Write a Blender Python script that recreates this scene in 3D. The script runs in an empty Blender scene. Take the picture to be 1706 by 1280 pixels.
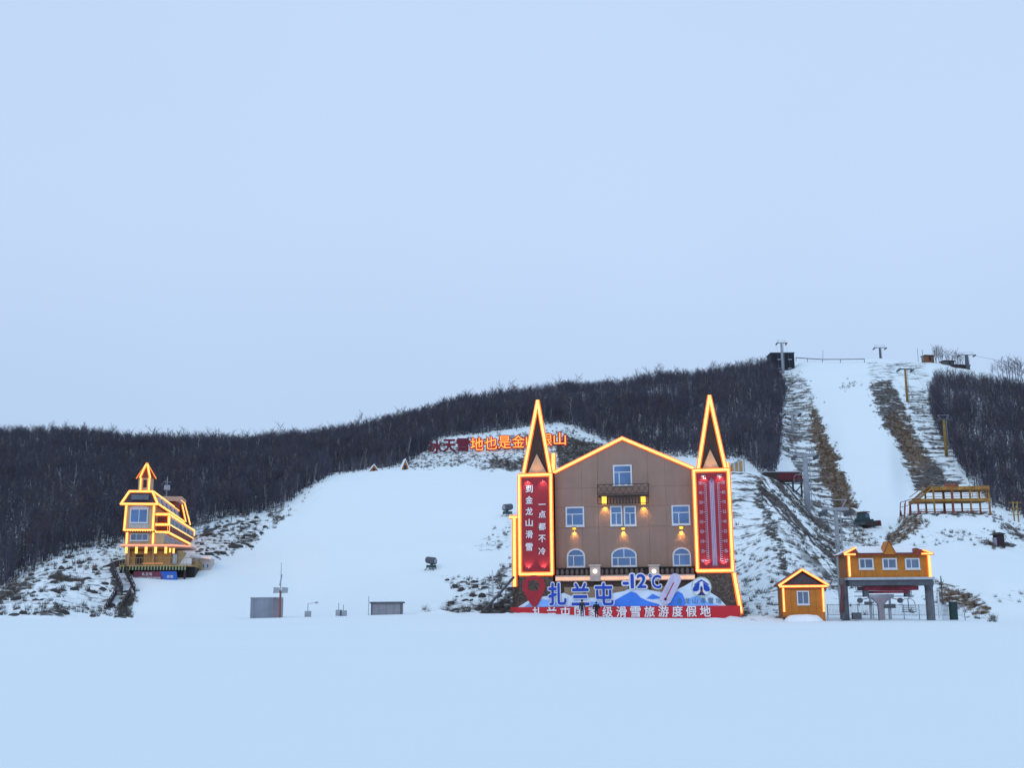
import bpy, bmesh, math, random
import numpy as np
from mathutils import Vector, Matrix

SC = bpy.context.scene
COL = SC.collection
random.seed(7)
RNG = np.random.default_rng(11)
R = math.radians

# ------------------------------------------------------------------ camera
CAM_Z, FPX, CX, CY, HOR = 1.6, 1900.0, 853.0, 640.0, 1012.0
PITCH, ROLL = math.atan((HOR - CY) / FPX), R(0.45)
_R0, _U0 = Vector((1, 0, 0)), Vector((0, -math.sin(PITCH), math.cos(PITCH)))
C_F = Vector((0, math.cos(PITCH), math.sin(PITCH)))
C_R = _R0 * math.cos(ROLL) - _U0 * math.sin(ROLL)
C_U = _U0 * math.cos(ROLL) + _R0 * math.sin(ROLL)
cam = bpy.data.cameras.new('camera')
cam.sensor_width = 36.0
cam.lens = 36.0 * FPX / 1706.0
cam.clip_start, cam.clip_end = 0.1, 4000.0
cam_o = bpy.data.objects.new('camera', cam)
COL.objects.link(cam_o)
cam_o.matrix_world = Matrix(((C_R.x, C_U.x, -C_F.x, 0), (C_R.y, C_U.y, -C_F.y, 0),
                             (C_R.z, C_U.z, -C_F.z, CAM_Z), (0, 0, 0, 1)))
SC.camera = cam_o

# ------------------------------------------------------------------ sky, sun, exposure
SUN_EL, SUN_AZ = R(24), R(205)
world = bpy.data.worlds.new('World')
SC.world = world
world.use_nodes = True
wn, wl = world.node_tree.nodes, world.node_tree.links
bg = wn['Background']
bg.inputs['Strength'].default_value = 1.0
sky = wn.new('ShaderNodeTexSky')
sky.sky_type = 'NISHITA'
sky.sun_disc = False
sky.sun_elevation, sky.sun_rotation = SUN_EL, SUN_AZ
sky.air_density, sky.dust_density, sky.ozone_density = 1.0, 1.0, 2.0
skym = wn.new('ShaderNodeVectorMath'); skym.operation = 'SCALE'; skym.inputs['Scale'].default_value = 0.08
wl.new(sky.outputs[0], skym.inputs[0])
geo = wn.new('ShaderNodeTexCoord')
sep = wn.new('ShaderNodeSeparateXYZ'); wl.new(geo.outputs['Generated'], sep.inputs[0])
ramp = wn.new('ShaderNodeValToRGB'); ramp.color_ramp.interpolation = 'B_SPLINE'
ramp.color_ramp.elements[0].position = 0.17
ramp.color_ramp.elements[0].color = (0.508, 0.672, 0.925, 1)
ramp.color_ramp.elements[1].position = 0.46
ramp.color_ramp.elements[1].color = (0.580, 0.755, 1.02, 1)
_e = ramp.color_ramp.elements.new(0.30); _e.color = (0.600, 0.757, 1.015, 1)
wl.new(sep.outputs['Z'], ramp.inputs[0])
cl = wn.new('ShaderNodeTexNoise'); cl.inputs['Scale'].default_value = 1.6; cl.inputs['Detail'].default_value = 3
wl.new(geo.outputs['Generated'], cl.inputs['Vector'])
clr = wn.new('ShaderNodeMapRange'); clr.inputs['From Min'].default_value = .3; clr.inputs['From Max'].default_value = .7
clr.inputs['To Min'].default_value = .975; clr.inputs['To Max'].default_value = 1.025
wl.new(cl.outputs[0], clr.inputs[0])
clm = wn.new('ShaderNodeVectorMath'); clm.operation = 'SCALE'
wl.new(ramp.outputs[0], clm.inputs[0]); wl.new(clr.outputs[0], clm.inputs['Scale'])
mixw = wn.new('ShaderNodeMix'); mixw.data_type = 'RGBA'; mixw.inputs['Factor'].default_value = 0.9
wl.new(skym.outputs[0], mixw.inputs[6]); wl.new(clm.outputs[0], mixw.inputs[7])
wl.new(mixw.outputs[2], bg.inputs['Color'])

sun = bpy.data.lights.new('sun', 'SUN')
sun.energy, sun.angle, sun.color = 0.5, R(25), (1.0, 0.95, 0.9)
sun_o = bpy.data.objects.new('sun', sun)
COL.objects.link(sun_o)
sd = Vector((math.sin(SUN_AZ) * math.cos(SUN_EL), math.cos(SUN_AZ) * math.cos(SUN_EL), math.sin(SUN_EL)))
sun_o.rotation_euler = sd.to_track_quat('Z', 'Y').to_euler()

SC.view_settings.view_transform = 'Standard'
SC.view_settings.look = 'None'
SC.view_settings.exposure = 0.0
SC.view_settings.gamma = 1.0
SC.view_settings.use_curve_mapping = False
SC.render.engine = 'CYCLES'
SC.cycles.use_denoising = True
SC.cycles.max_bounces = 6
SC.cycles.diffuse_bounces = 3
SC.cycles.glossy_bounces = 2
SC.cycles.transparent_max_bounces = 6
SC.cycles.sample_clamp_indirect = 3.0

# ------------------------------------------------------------------ geometry of the view
def ray(px, py):
    return C_F * FPX + C_R * (px - CX) + C_U * (CY - py)

def at(px, py, Y):
    d = ray(px, py)
    return Vector((0, 0, CAM_Z)) + d * (Y / d.y)

def proj(X, Y, Z):
    X, Y, Z = np.asarray(X, float), np.asarray(Y, float), np.asarray(Z, float) - CAM_Z
    w = np.maximum(C_F.x * X + C_F.y * Y + C_F.z * Z, 1e-3)
    return (CX + FPX * (C_R.x * X + C_R.y * Y + C_R.z * Z) / w,
            CY - FPX * (C_U.x * X + C_U.y * Y + C_U.z * Z) / w)

class Frame:
    """A thing's own axes: u to the right, v away from the viewer, z up."""
    def __init__(s, ox, oy, rz, oz=0.0):
        s.o = Vector((ox, oy, oz)); s.rz = rz
        s.u = Vector((math.cos(rz), math.sin(rz), 0)); s.v = Vector((-math.sin(rz), math.cos(rz), 0))
    def loc(s, px, py, v=0.0):
        d = ray(px, py); c = Vector((0, 0, CAM_Z))
        P0 = s.o + s.v * v
        k = (P0 - c).dot(s.v) / d.dot(s.v)
        P = c + d * k - s.o
        return P.dot(s.u), P.z
    def p(s, px, py, v=0.0):
        u, z = s.loc(px, py, v)
        return Vector((u, v, z))
    def rect(s, x0, y0, x1, y1, v=0.0):
        a = s.loc(x0, (y0 + y1) / 2, v)[0]; b = s.loc(x1, (y0 + y1) / 2, v)[0]
        t = s.loc((x0 + x1) / 2, y0, v)[1]; m = s.loc((x0 + x1) / 2, y1, v)[1]
        return a, m, b, t       # u0, z0, u1, z1

# ------------------------------------------------------------------ materials
MATS = {}
def _nodes(name):
    m = bpy.data.materials.new(name); m.use_nodes = True
    return m, m.node_tree.nodes, m.node_tree.links, m.node_tree.nodes['Principled BSDF']

def mat(name, col, rough=0.7, var=0.12, scale=2.0, bump=0.0, bscale=12.0, metal=0.0, spec=0.3, lines=None, streak=0.0):
    if name in MATS: return MATS[name]
    m, n, l, b = _nodes(name)
    b.inputs['Roughness'].default_value = rough
    b.inputs['Metallic'].default_value = metal
    b.inputs['Specular IOR Level'].default_value = spec
    tc = n.new('ShaderNodeTexCoord')
    no = n.new('ShaderNodeTexNoise'); no.inputs['Scale'].default_value = scale; no.inputs['Detail'].default_value = 6
    l.new(tc.outputs['Object'], no.inputs['Vector'])
    mr = n.new('ShaderNodeMapRange'); mr.inputs['From Min'].default_value = 0.3; mr.inputs['From Max'].default_value = 0.7
    mr.inputs['To Min'].default_value = 1 - var; mr.inputs['To Max'].default_value = 1 + var
    l.new(no.outputs[0], mr.inputs[0])
    vm = n.new('ShaderNodeVectorMath'); vm.operation = 'SCALE'; vm.inputs[0].default_value = col
    fac = mr.outputs[0]
    if streak:
        mp = n.new('ShaderNodeMapping'); mp.inputs['Scale'].default_value = (2.6, 2.6, .16); l.new(tc.outputs['Object'], mp.inputs[0])
        n3 = n.new('ShaderNodeTexNoise'); n3.inputs['Scale'].default_value = 1.0; n3.inputs['Detail'].default_value = 5; l.new(mp.outputs[0], n3.inputs['Vector'])
        m3 = n.new('ShaderNodeMapRange'); m3.inputs['From Min'].default_value = .35; m3.inputs['From Max'].default_value = .7
        m3.inputs['To Min'].default_value = 1 + streak * .5; m3.inputs['To Max'].default_value = 1 - streak; l.new(n3.outputs[0], m3.inputs[0])
        mm = n.new('ShaderNodeMath'); mm.operation = 'MULTIPLY'; l.new(fac, mm.inputs[0]); l.new(m3.outputs[0], mm.inputs[1]); fac = mm.outputs[0]
    l.new(fac, vm.inputs['Scale'])
    l.new(vm.outputs[0], b.inputs['Base Color'])
    if bump or lines:
        bp = n.new('ShaderNodeBump'); bp.inputs['Distance'].default_value = 0.05
        bp.inputs['Strength'].default_value = bump or 0.4
        if lines:
            wv = n.new('ShaderNodeTexWave'); wv.bands_direction = lines[0]; wv.inputs['Scale'].default_value = lines[1]
            wv.wave_profile = 'SAW'; wv.inputs['Distortion'].default_value = 0.15
            l.new(tc.outputs['Object'], wv.inputs['Vector']); l.new(wv.outputs['Fac'], bp.inputs['Height'])
        else:
            n2 = n.new('ShaderNodeTexNoise'); n2.inputs['Scale'].default_value = bscale; n2.inputs['Detail'].default_value = 4
            l.new(tc.outputs['Object'], n2.inputs['Vector']); l.new(n2.outputs[0], bp.inputs['Height'])
        l.new(bp.outputs[0], b.inputs['Normal'])
    MATS[name] = m
    return m

def glow(name, col, strength):
    if name in MATS: return MATS[name]
    m, n, l, b = _nodes(name)
    b.inputs['Base Color'].default_value = (*[min(1, c) * .5 for c in col], 1)
    b.inputs['Emission Color'].default_value = (*col, 1)
    no = n.new('ShaderNodeTexNoise'); no.inputs['Scale'].default_value = 2.2; no.inputs['Detail'].default_value = 2
    tc = n.new('ShaderNodeTexCoord'); l.new(tc.outputs['Object'], no.inputs['Vector'])
    mr = n.new('ShaderNodeMapRange'); mr.inputs['From Min'].default_value = .3; mr.inputs['From Max'].default_value = .7
    mr.inputs['To Min'].default_value = strength * .86; mr.inputs['To Max'].default_value = strength * 1.14
    l.new(no.outputs[0], mr.inputs[0]); l.new(mr.outputs[0], b.inputs['Emission Strength'])
    MATS[name] = m
    return m

def stone_mat(name, c1, c2, scale):
    if name in MATS: return MATS[name]
    m, n, l, b = _nodes(name)
    b.inputs['Roughness'].default_value = .85
    tc = n.new('ShaderNodeTexCoord')
    vo = n.new('ShaderNodeTexVoronoi'); vo.inputs['Scale'].default_value = scale
    l.new(tc.outputs['Object'], vo.inputs['Vector'])
    v2 = n.new('ShaderNodeTexVoronoi'); v2.feature = 'DISTANCE_TO_EDGE'; v2.inputs['Scale'].default_value = scale
    l.new(tc.outputs['Object'], v2.inputs['Vector'])
    sx = n.new('ShaderNodeSeparateColor'); l.new(vo.outputs['Color'], sx.inputs[0])
    mx = n.new('ShaderNodeMix'); mx.data_type = 'RGBA'; mx.inputs[6].default_value = (*c1, 1); mx.inputs[7].default_value = (*c2, 1)
    l.new(sx.outputs[0], mx.inputs[0])
    mr = n.new('ShaderNodeMapRange'); mr.inputs['From Max'].default_value = .08; l.new(v2.outputs['Distance'], mr.inputs[0])
    m2 = n.new('ShaderNodeMix'); m2.data_type = 'RGBA'; m2.inputs[6].default_value = (.075, .065, .06, 1)
    l.new(mr.outputs[0], m2.inputs[0]); l.new(mx.outputs[2], m2.inputs[7]); l.new(m2.outputs[2], b.inputs['Base Color'])
    bp = n.new('ShaderNodeBump'); bp.inputs['Distance'].default_value = .08; l.new(mr.outputs[0], bp.inputs['Height'])
    l.new(bp.outputs[0], b.inputs['Normal'])
    MATS[name] = m
    return m

# ------------------------------------------------------------------ mesh builder
class MB:
    def __init__(s): s.v, s.f, s.m = [], [], []
    def add(s, vs, fs, mi=0):
        k = len(s.v); s.v += [tuple(x) for x in vs]
        for f in fs: s.f.append(tuple(i + k for i in f)); s.m.append(mi)
        return s
    def box(s, a, b, mi=0):
        (x0, y0, z0), (x1, y1, z1) = a, b
        if x0 > x1: x0, x1 = x1, x0
        if y0 > y1: y0, y1 = y1, y0
        if z0 > z1: z0, z1 = z1, z0
        return s.add([(x0, y0, z0), (x1, y0, z0), (x1, y1, z0), (x0, y1, z0), (x0, y0, z1), (x1, y0, z1), (x1, y1, z1), (x0, y1, z1)],
                     [(3, 2, 1, 0), (4, 5, 6, 7), (0, 1, 5, 4), (1, 2, 6, 5), (2, 3, 7, 6), (3, 0, 4, 7)], mi)
    def bar(s, p, q, w, h=None, up=(0, 0, 1), mi=0):
        p, q = Vector(p), Vector(q); h = h or w
        d = (q - p).normalized(); up = Vector(up)
        if abs(d.dot(up)) > .98: up = Vector((0, 1, 0))
        a = d.cross(up).normalized() * w / 2; b = a.cross(d).normalized() * h / 2
        vs = [p - a - b, p + a - b, p + a + b, p - a + b, q - a - b, q + a - b, q + a + b, q - a + b]
        return s.add(vs, [(0, 1, 2, 3), (7, 6, 5, 4), (0, 4, 5, 1), (1, 5, 6, 2), (2, 6, 7, 3), (3, 7, 4, 0)], mi)
    def tube(s, pts, r, n=8, mi=0, cap=True):
        pts = [Vector(p) for p in pts]; rs = r if isinstance(r, (list, tuple)) else [r] * len(pts)
        vs, fs = [], []
        for i, p in enumerate(pts):
            d = (pts[min(i + 1, len(pts) - 1)] - pts[max(i - 1, 0)]).normalized()
            up = Vector((0, 0, 1)) if abs(d.z) < .9 else Vector((0, 1, 0))
            a = d.cross(up).normalized(); b = a.cross(d)
            for k in range(n):
                t = 2 * math.pi * k / n; vs.append(p + (a * math.cos(t) + b * math.sin(t)) * rs[i])
        for i in range(len(pts) - 1):
            for k in range(n):
                fs.append((i * n + k, i * n + (k + 1) % n, (i + 1) * n + (k + 1) % n, (i + 1) * n + k))
        if cap: fs += [tuple(range(n)), tuple(reversed(range((len(pts) - 1) * n, len(pts) * n)))]
        return s.add(vs, fs, mi)
    def prism(s, poly, v0, v1, mi=0):
        """poly of (u,z), extruded from depth v0 to v1"""
        n = len(poly)
        area = sum(poly[i][0] * poly[(i + 1) % n][1] - poly[(i + 1) % n][0] * poly[i][1] for i in range(n))
        if area < 0: poly = poly[::-1]
        vs = [(u, v0, z) for u, z in poly] + [(u, v1, z) for u, z in poly]
        fs = [tuple(range(n)), tuple(reversed(range(n, 2 * n)))] + [(i, i + n, (i + 1) % n + n, (i + 1) % n) for i in range(n)]
        return s.add(vs, fs, mi)
    def ring(s, outer, inner, v0, v1, mi=0):
        n = len(outer)
        vs = [(u, v0, z) for u, z in outer] + [(u, v0, z) for u, z in inner] + [(u, v1, z) for u, z in outer] + [(u, v1, z) for u, z in inner]
        fs = []
        for i in range(n):
            j = (i + 1) % n
            fs += [(i, j, n + j, n + i), (2 * n + j, 2 * n + i, 3 * n + i, 3 * n + j), (i, 2 * n + i, 2 * n + j, j), (n + j, 3 * n + j, 3 * n + i, n + i)]
        return s.add(vs, fs, mi)
    def led(s, p, q, nrm, wc=.13, ws=.24, d=.12):
        """light strip: bright front (slot 0), flanks that paint its bloom fringe (slot 1)"""
        p, q, n = Vector(p), Vector(q), Vector(nrm).normalized()
        dr = (q - p).normalized(); p = p - dr * wc * .8; q = q + dr * wc * .8
        sd_ = dr.cross(n).normalized()
        vs = []
        for e in (p, q): vs += [e - sd_ * ws, e - sd_ * wc + n * d, e + sd_ * wc + n * d, e + sd_ * ws]
        s.add(vs, [(1, 5, 6, 2)], 0)
        k = len(s.v) - 8
        for f in [(0, 4, 5, 1), (2, 6, 7, 3), (0, 1, 2, 3), (7, 6, 5, 4), (3, 7, 4, 0)]:
            s.f.append(tuple(i + k for i in f)); s.m.append(1)
        return s
    def mesh(s, name):
        me = bpy.data.meshes.new(name); me.from_pydata(s.v, [], s.f)
        me.polygons.foreach_set('material_index', s.m); me.update()
        return me
    def build(s, name, mats, parent=None, smooth=False, bevel=0.0):
        me = s.mesh(name)
        bm = bmesh.new(); bm.from_mesh(me); bmesh.ops.recalc_face_normals(bm, faces=bm.faces)
        if bevel: bmesh.ops.bevel(bm, geom=bm.edges[:], offset=bevel, segments=1, affect='EDGES', clamp_overlap=True)
        bm.to_mesh(me); bm.free()
        for m in (mats if isinstance(mats, (list, tuple)) else [mats]): me.materials.append(m)
        if smooth: me.polygons.foreach_set('use_smooth', [True] * len(me.polygons))
        return link(name, me, parent)

def link(name, data, parent=None):
    o = bpy.data.objects.new(name, data); COL.objects.link(o)
    if parent: o.parent = parent
    return o

def tag(o, label=None, cat=None, group=None, kind=None):
    if label: o['label'] = label
    if cat: o['category'] = cat
    if group: o['group'] = group
    if kind: o['kind'] = kind
    return o

def thing(name, label, cat, loc=(0, 0, 0), rz=0.0, group=None):
    o = bpy.data.objects.new(name, None); COL.objects.link(o)
    o.empty_display_size = .3
    o.location = loc; o.rotation_euler = (0, 0, rz)
    return tag(o, label, cat, group)

def fthing(name, label, cat, fr, group=None):
    return thing(name, label, cat, fr.o, fr.rz, group)

# ------------------------------------------------------------------ lettering
_txt = {}
def glyph(body, off=0.0):
    k = (body, off)
    if k not in _txt:
        c = bpy.data.curves.new('lettering', 'FONT'); c.body = body; c.offset = off; c.resolution_u = 3
        o = bpy.data.objects.new('lettering', c); COL.objects.link(o)
        bpy.context.view_layer.update()
        me = bpy.data.meshes.new_from_object(o.evaluated_get(bpy.context.evaluated_depsgraph_get()))
        bpy.data.objects.remove(o)
        n = len(me.vertices); co = np.zeros(n * 3, 'f'); me.vertices.foreach_get('co', co); co = co.reshape(-1, 3)
        fs = [tuple(p.vertices) for p in me.polygons]
        bpy.data.meshes.remove(me)
        _txt[k] = (co, fs)
    return _txt[k]

def letters(name, body, u, z, w, h, v, m, parent, off=0.012, th=0.06, base=None):
    """one character (or short string) as a solid letter fitted to a box w x h centred on u, z; off thickens the strokes (in ems)"""
    co, fs = glyph(body, 0.0)
    b0 = off if base is None else base
    lo, hi = co[:, :2].min(0) - b0, co[:, :2].max(0) + b0; c = (lo + hi) / 2; sz = np.maximum(hi - lo, 1e-3)
    k = np.array([w / sz[0]] * 2) if body in '一-' else np.array([w, h]) / sz
    cnt = {}
    for f in fs:
        for i in range(len(f)):
            e = (f[i], f[(i + 1) % len(f)]); cnt[e] = cnt.get(e, 0) + 1
    n = len(co); vs, F = [], []
    nd = 1 if off < .006 else (5 if off < .03 else 13)
    for q in range(nd):
        t = 2 * math.pi * (q - 1) / max(nd - 1, 1) + .4
        d = np.array([math.cos(t), math.sin(t)]) * (off if q else 0)
        P = (co[:, :2] - c + d) * k; dv = .0015 * q; b = len(vs)
        vs += [(u + a, v + dv, z + e_) for a, e_ in P] + [(u + a, v + th + dv, z + e_) for a, e_ in P]
        F += [tuple(i + b for i in f) for f in fs]
        F += [(e[1] + b, e[0] + b, e[0] + n + b, e[1] + n + b) for e in cnt if (e[1], e[0]) not in cnt]
    me = bpy.data.meshes.new(name); me.from_pydata(vs, [], F); me.update(); me.materials.append(m)
    return link(name, me, parent)

# ------------------------------------------------------------------ terrain
EDGE = [(-900, 1030), (0, 1030), (400, 1031.5), (560, 1028), (700, 1024), (850, 1023), (930, 1026), (1000, 1031), (1120, 1031.5), (1165, 1031.5), (1180, 1029.5), (1230, 1035.5),
        (1300, 1037), (1380, 1036), (1500, 1035), (1590, 1036), (1660, 1040), (1706, 1041), (2600, 1041)]
COLS = {
    -900: [(1010, 135), (960, 165), (880, 215), (735, 430)],
    -300: [(1005, 135), (965, 162), (900, 200), (735, 430)],
    0:   [(1027, 122), (1000, 140), (980, 160), (935, 190), (732, 430)],
    100: [(1025, 124), (965, 150), (938, 165), (900, 200), (730, 430)],
    200: [(1026, 130), (968, 153), (928, 166), (908, 185), (875, 215), (740, 430)],
    290: [(1027, 125), (966, 157), (938, 172), (895, 200), (748, 430)],
    340: [(1027, 128), (950, 165), (900, 190), (868, 210), (748, 430)],
    440: [(1027, 128), (880, 205), (862, 218), (850, 235), (742, 430)],
    480: [(1026, 128), (860, 215), (845, 225), (738, 430)],
    545: [(1025, 128), (910, 185), (797, 250), (791, 290), (733, 430)],
    650: [(1022, 130), (900, 185), (787, 255), (774, 290), (714, 440)],
    760: [(1019, 128), (900, 180), (780, 258), (766, 275), (750, 285), (737, 300), (682, 450)],
    850: [(1018, 127), (960, 152), (870, 190), (784, 258), (757, 278), (734, 300), (668, 450)],
    950: [(1020, 130), (1005, 145), (870, 200), (775, 262), (722, 310), (656, 460)],
    1100: [(1028, 130), (1005, 145), (880, 200), (785, 250), (768, 285), (640, 470)],
    1215: [(1028, 126), (800, 213), (787, 220), (776, 240), (627, 480)],
    1290: [(1030, 126), (900, 165), (818, 210), (793, 225), (768, 260), (618, 480)],
    1322: [(1030, 127), (915, 162), (835, 210), (775, 275), (616, 484)],
    1350: [(1030, 128), (930, 160), (850, 210), (760, 290), (603, 490)],
    1420: [(1028, 130), (930, 165), (890, 190), (870, 205), (840, 225), (599, 500)],
    1480: [(1030, 130), (940, 165), (905, 185), (878, 205), (860, 217), (598, 500)],
    1512: [(1032, 130), (960, 155), (905, 180), (862, 200), (855, 212), (846, 232), (602, 495)],
    1580: [(1034, 125), (960, 155), (905, 180), (860, 198), (856, 212), (842, 238), (606, 490)],
    1645: [(1036, 125), (960, 150), (912, 178), (862, 198), (857, 212), (840, 238), (618, 480)],
    1706: [(1037, 125), (970, 150), (925, 175), (885, 200), (855, 230), (634, 470)],
    2000: [(1036, 125), (970, 150), (920, 175), (870, 210), (650, 455)],
    2600: [(1036, 125), (970, 150), (920, 175), (870, 210), (660, 450)],
}
Y_EDGE = 116.0
YG = np.concatenate([np.geomspace(2.0, 60, 24, endpoint=False), np.linspace(60, 108, 16, endpoint=False), np.arange(108, 240, 1.0),
                     np.arange(240, 330, 1.8), np.arange(330, 525, 3.0), np.linspace(525, 900, 20)])
TG = np.concatenate([np.linspace(-.80, -.47, 60, endpoint=False), np.arange(-.47, .47, .0017), np.linspace(.47, .80, 60)])

def pchip(x, y, xi):
    x, y = np.asarray(x, float), np.asarray(y, float)
    h, d = np.diff(x), np.diff(y) / np.diff(x)
    m = np.zeros(len(x)); m[0], m[-1] = d[0], d[-1]
    for i in range(1, len(x) - 1):
        if d[i - 1] * d[i] > 0:
            w1, w2 = 2 * h[i] + h[i - 1], h[i] + 2 * h[i - 1]
            m[i] = (w1 + w2) / (w1 / d[i - 1] + w2 / d[i])
    k = np.clip(np.searchsorted(x, xi) - 1, 0, len(x) - 2)
    t = np.clip((xi - x[k]) / h[k], 0, 1)
    return ((2 * t**3 - 3 * t**2 + 1) * y[k] + (t**3 - 2 * t**2 + t) * h[k] * m[k] + (-2 * t**3 + 3 * t**2) * y[k + 1] + (t**3 - t**2) * h[k] * m[k + 1])

ex, ey = zip(*EDGE)
def col_z(px):
    e = at(px, float(np.interp(px, ex, ey)), Y_EDGE).z
    pts = [(0, 0), (40, 0), (90, e * .6), (Y_EDGE, e)] + [(Y, at(px, py, Y).z) for py, Y in COLS[px]]
    (Ya, Za), (Yr, Zr) = pts[-2], pts[-1]
    pts[-1:] = [(Ya + (Yr - Ya) * f, Za + (Zr - Za) * f) for f in (.3, .6, .85, .95, 1)]
    pts += [(Yr + 35, Zr + .1), (Yr + 150, Zr - 14), (1000, Zr - 60)]
    return pchip([p[0] for p in pts], [p[1] for p in pts], YG)
ck = sorted(COLS)
extra = [p for p in (420, 560, 700, 810, 900, 1000, 1040, 1160, 1180, 1240, 1270, 1320, 1540, 1610, 1670)]
ct = np.array([(p - CX) / FPX for p in ck])
ZC = np.array([col_z(p) for p in ck])
ZT = np.empty((len(TG), len(YG)))
for j in range(len(YG)): ZT[:, j] = pchip(ct, ZC[:, j], np.clip(TG, ct[0], ct[-1]))
# the crest of the near field follows the photograph more finely
ze = np.array([at(CX + FPX * t, float(np.interp(CX + FPX * t, ex, ey)), Y_EDGE).z for t in TG])
je = int(np.argmin(abs(YG - Y_EDGE)))
dz = ze - ZT[:, je]
wj = np.exp(-((YG - Y_EDGE) / np.where(YG < Y_EDGE, 16., 5.))**2)
ZT += dz[:, None] * wj[None, :]
def blur(A, k, ax):
    w = np.exp(-np.linspace(-2, 2, 2 * k + 1)**2); w /= w.sum()
    P = np.pad(A, [(k, k) if a == ax else (0, 0) for a in range(2)], mode='edge')
    return sum(w[i] * np.take(P, range(i, i + A.shape[ax]), axis=ax) for i in range(2 * k + 1))
ZT = blur(blur(ZT, 4, 0), 1, 1)

def vnoise(x, y, seed=0):
    x, y = np.asarray(x, float), np.asarray(y, float)
    xi, yi = np.floor(x).astype(np.int64), np.floor(y).astype(np.int64)
    fx, fy = x - xi, y - yi; fx, fy = fx * fx * (3 - 2 * fx), fy * fy * (3 - 2 * fy)
    def h(a, b):
        n = (a * 374761393 + b * 668265263 + seed * 2147483647) & 0x7fffffff
        n = ((n ^ (n >> 13)) * 1274126177) & 0x7fffffff
        return ((n ^ (n >> 16)) & 0xffff) / 65535.0
    return (h(xi, yi) * (1 - fx) + h(xi + 1, yi) * fx) * (1 - fy) + (h(xi, yi + 1) * (1 - fx) + h(xi + 1, yi + 1) * fx) * fy - .5
def fbm(x, y, seed=0, o=4):
    s, a = 0, 1.0
    for k in range(o): s = s + a * vnoise(x * 2**k, y * 2**k, seed + k * 17); a *= .5
    return s

def poly_in(px, py, poly, feather=6.0):
    """1 inside the outline, falling to 0 over the feather outside"""
    px, py = np.asarray(px, float), np.asarray(py, float)
    ins = np.zeros(px.shape, bool); d2 = np.full(px.shape, 1e12)
    n = len(poly)
    for i in range(n):
        (x0, y0), (x1, y1) = poly[i], poly[(i + 1) % n]
        c = ((y0 > py) != (y1 > py)) & (px < (x1 - x0) * (py - y0) / ((y1 - y0) or 1e-9) + x0)
        ins ^= c
        ex_, ey_ = x1 - x0, y1 - y0; L = ex_ * ex_ + ey_ * ey_ or 1e-9
        t = np.clip(((px - x0) * ex_ + (py - y0) * ey_) / L, 0, 1)
        d2 = np.minimum(d2, (px - x0 - t * ex_)**2 + (py - y0 - t * ey_)**2)
    s = np.where(ins, np.sqrt(d2), -np.sqrt(d2))
    return np.clip(.5 + s / (2 * feather), 0, 1)

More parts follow.
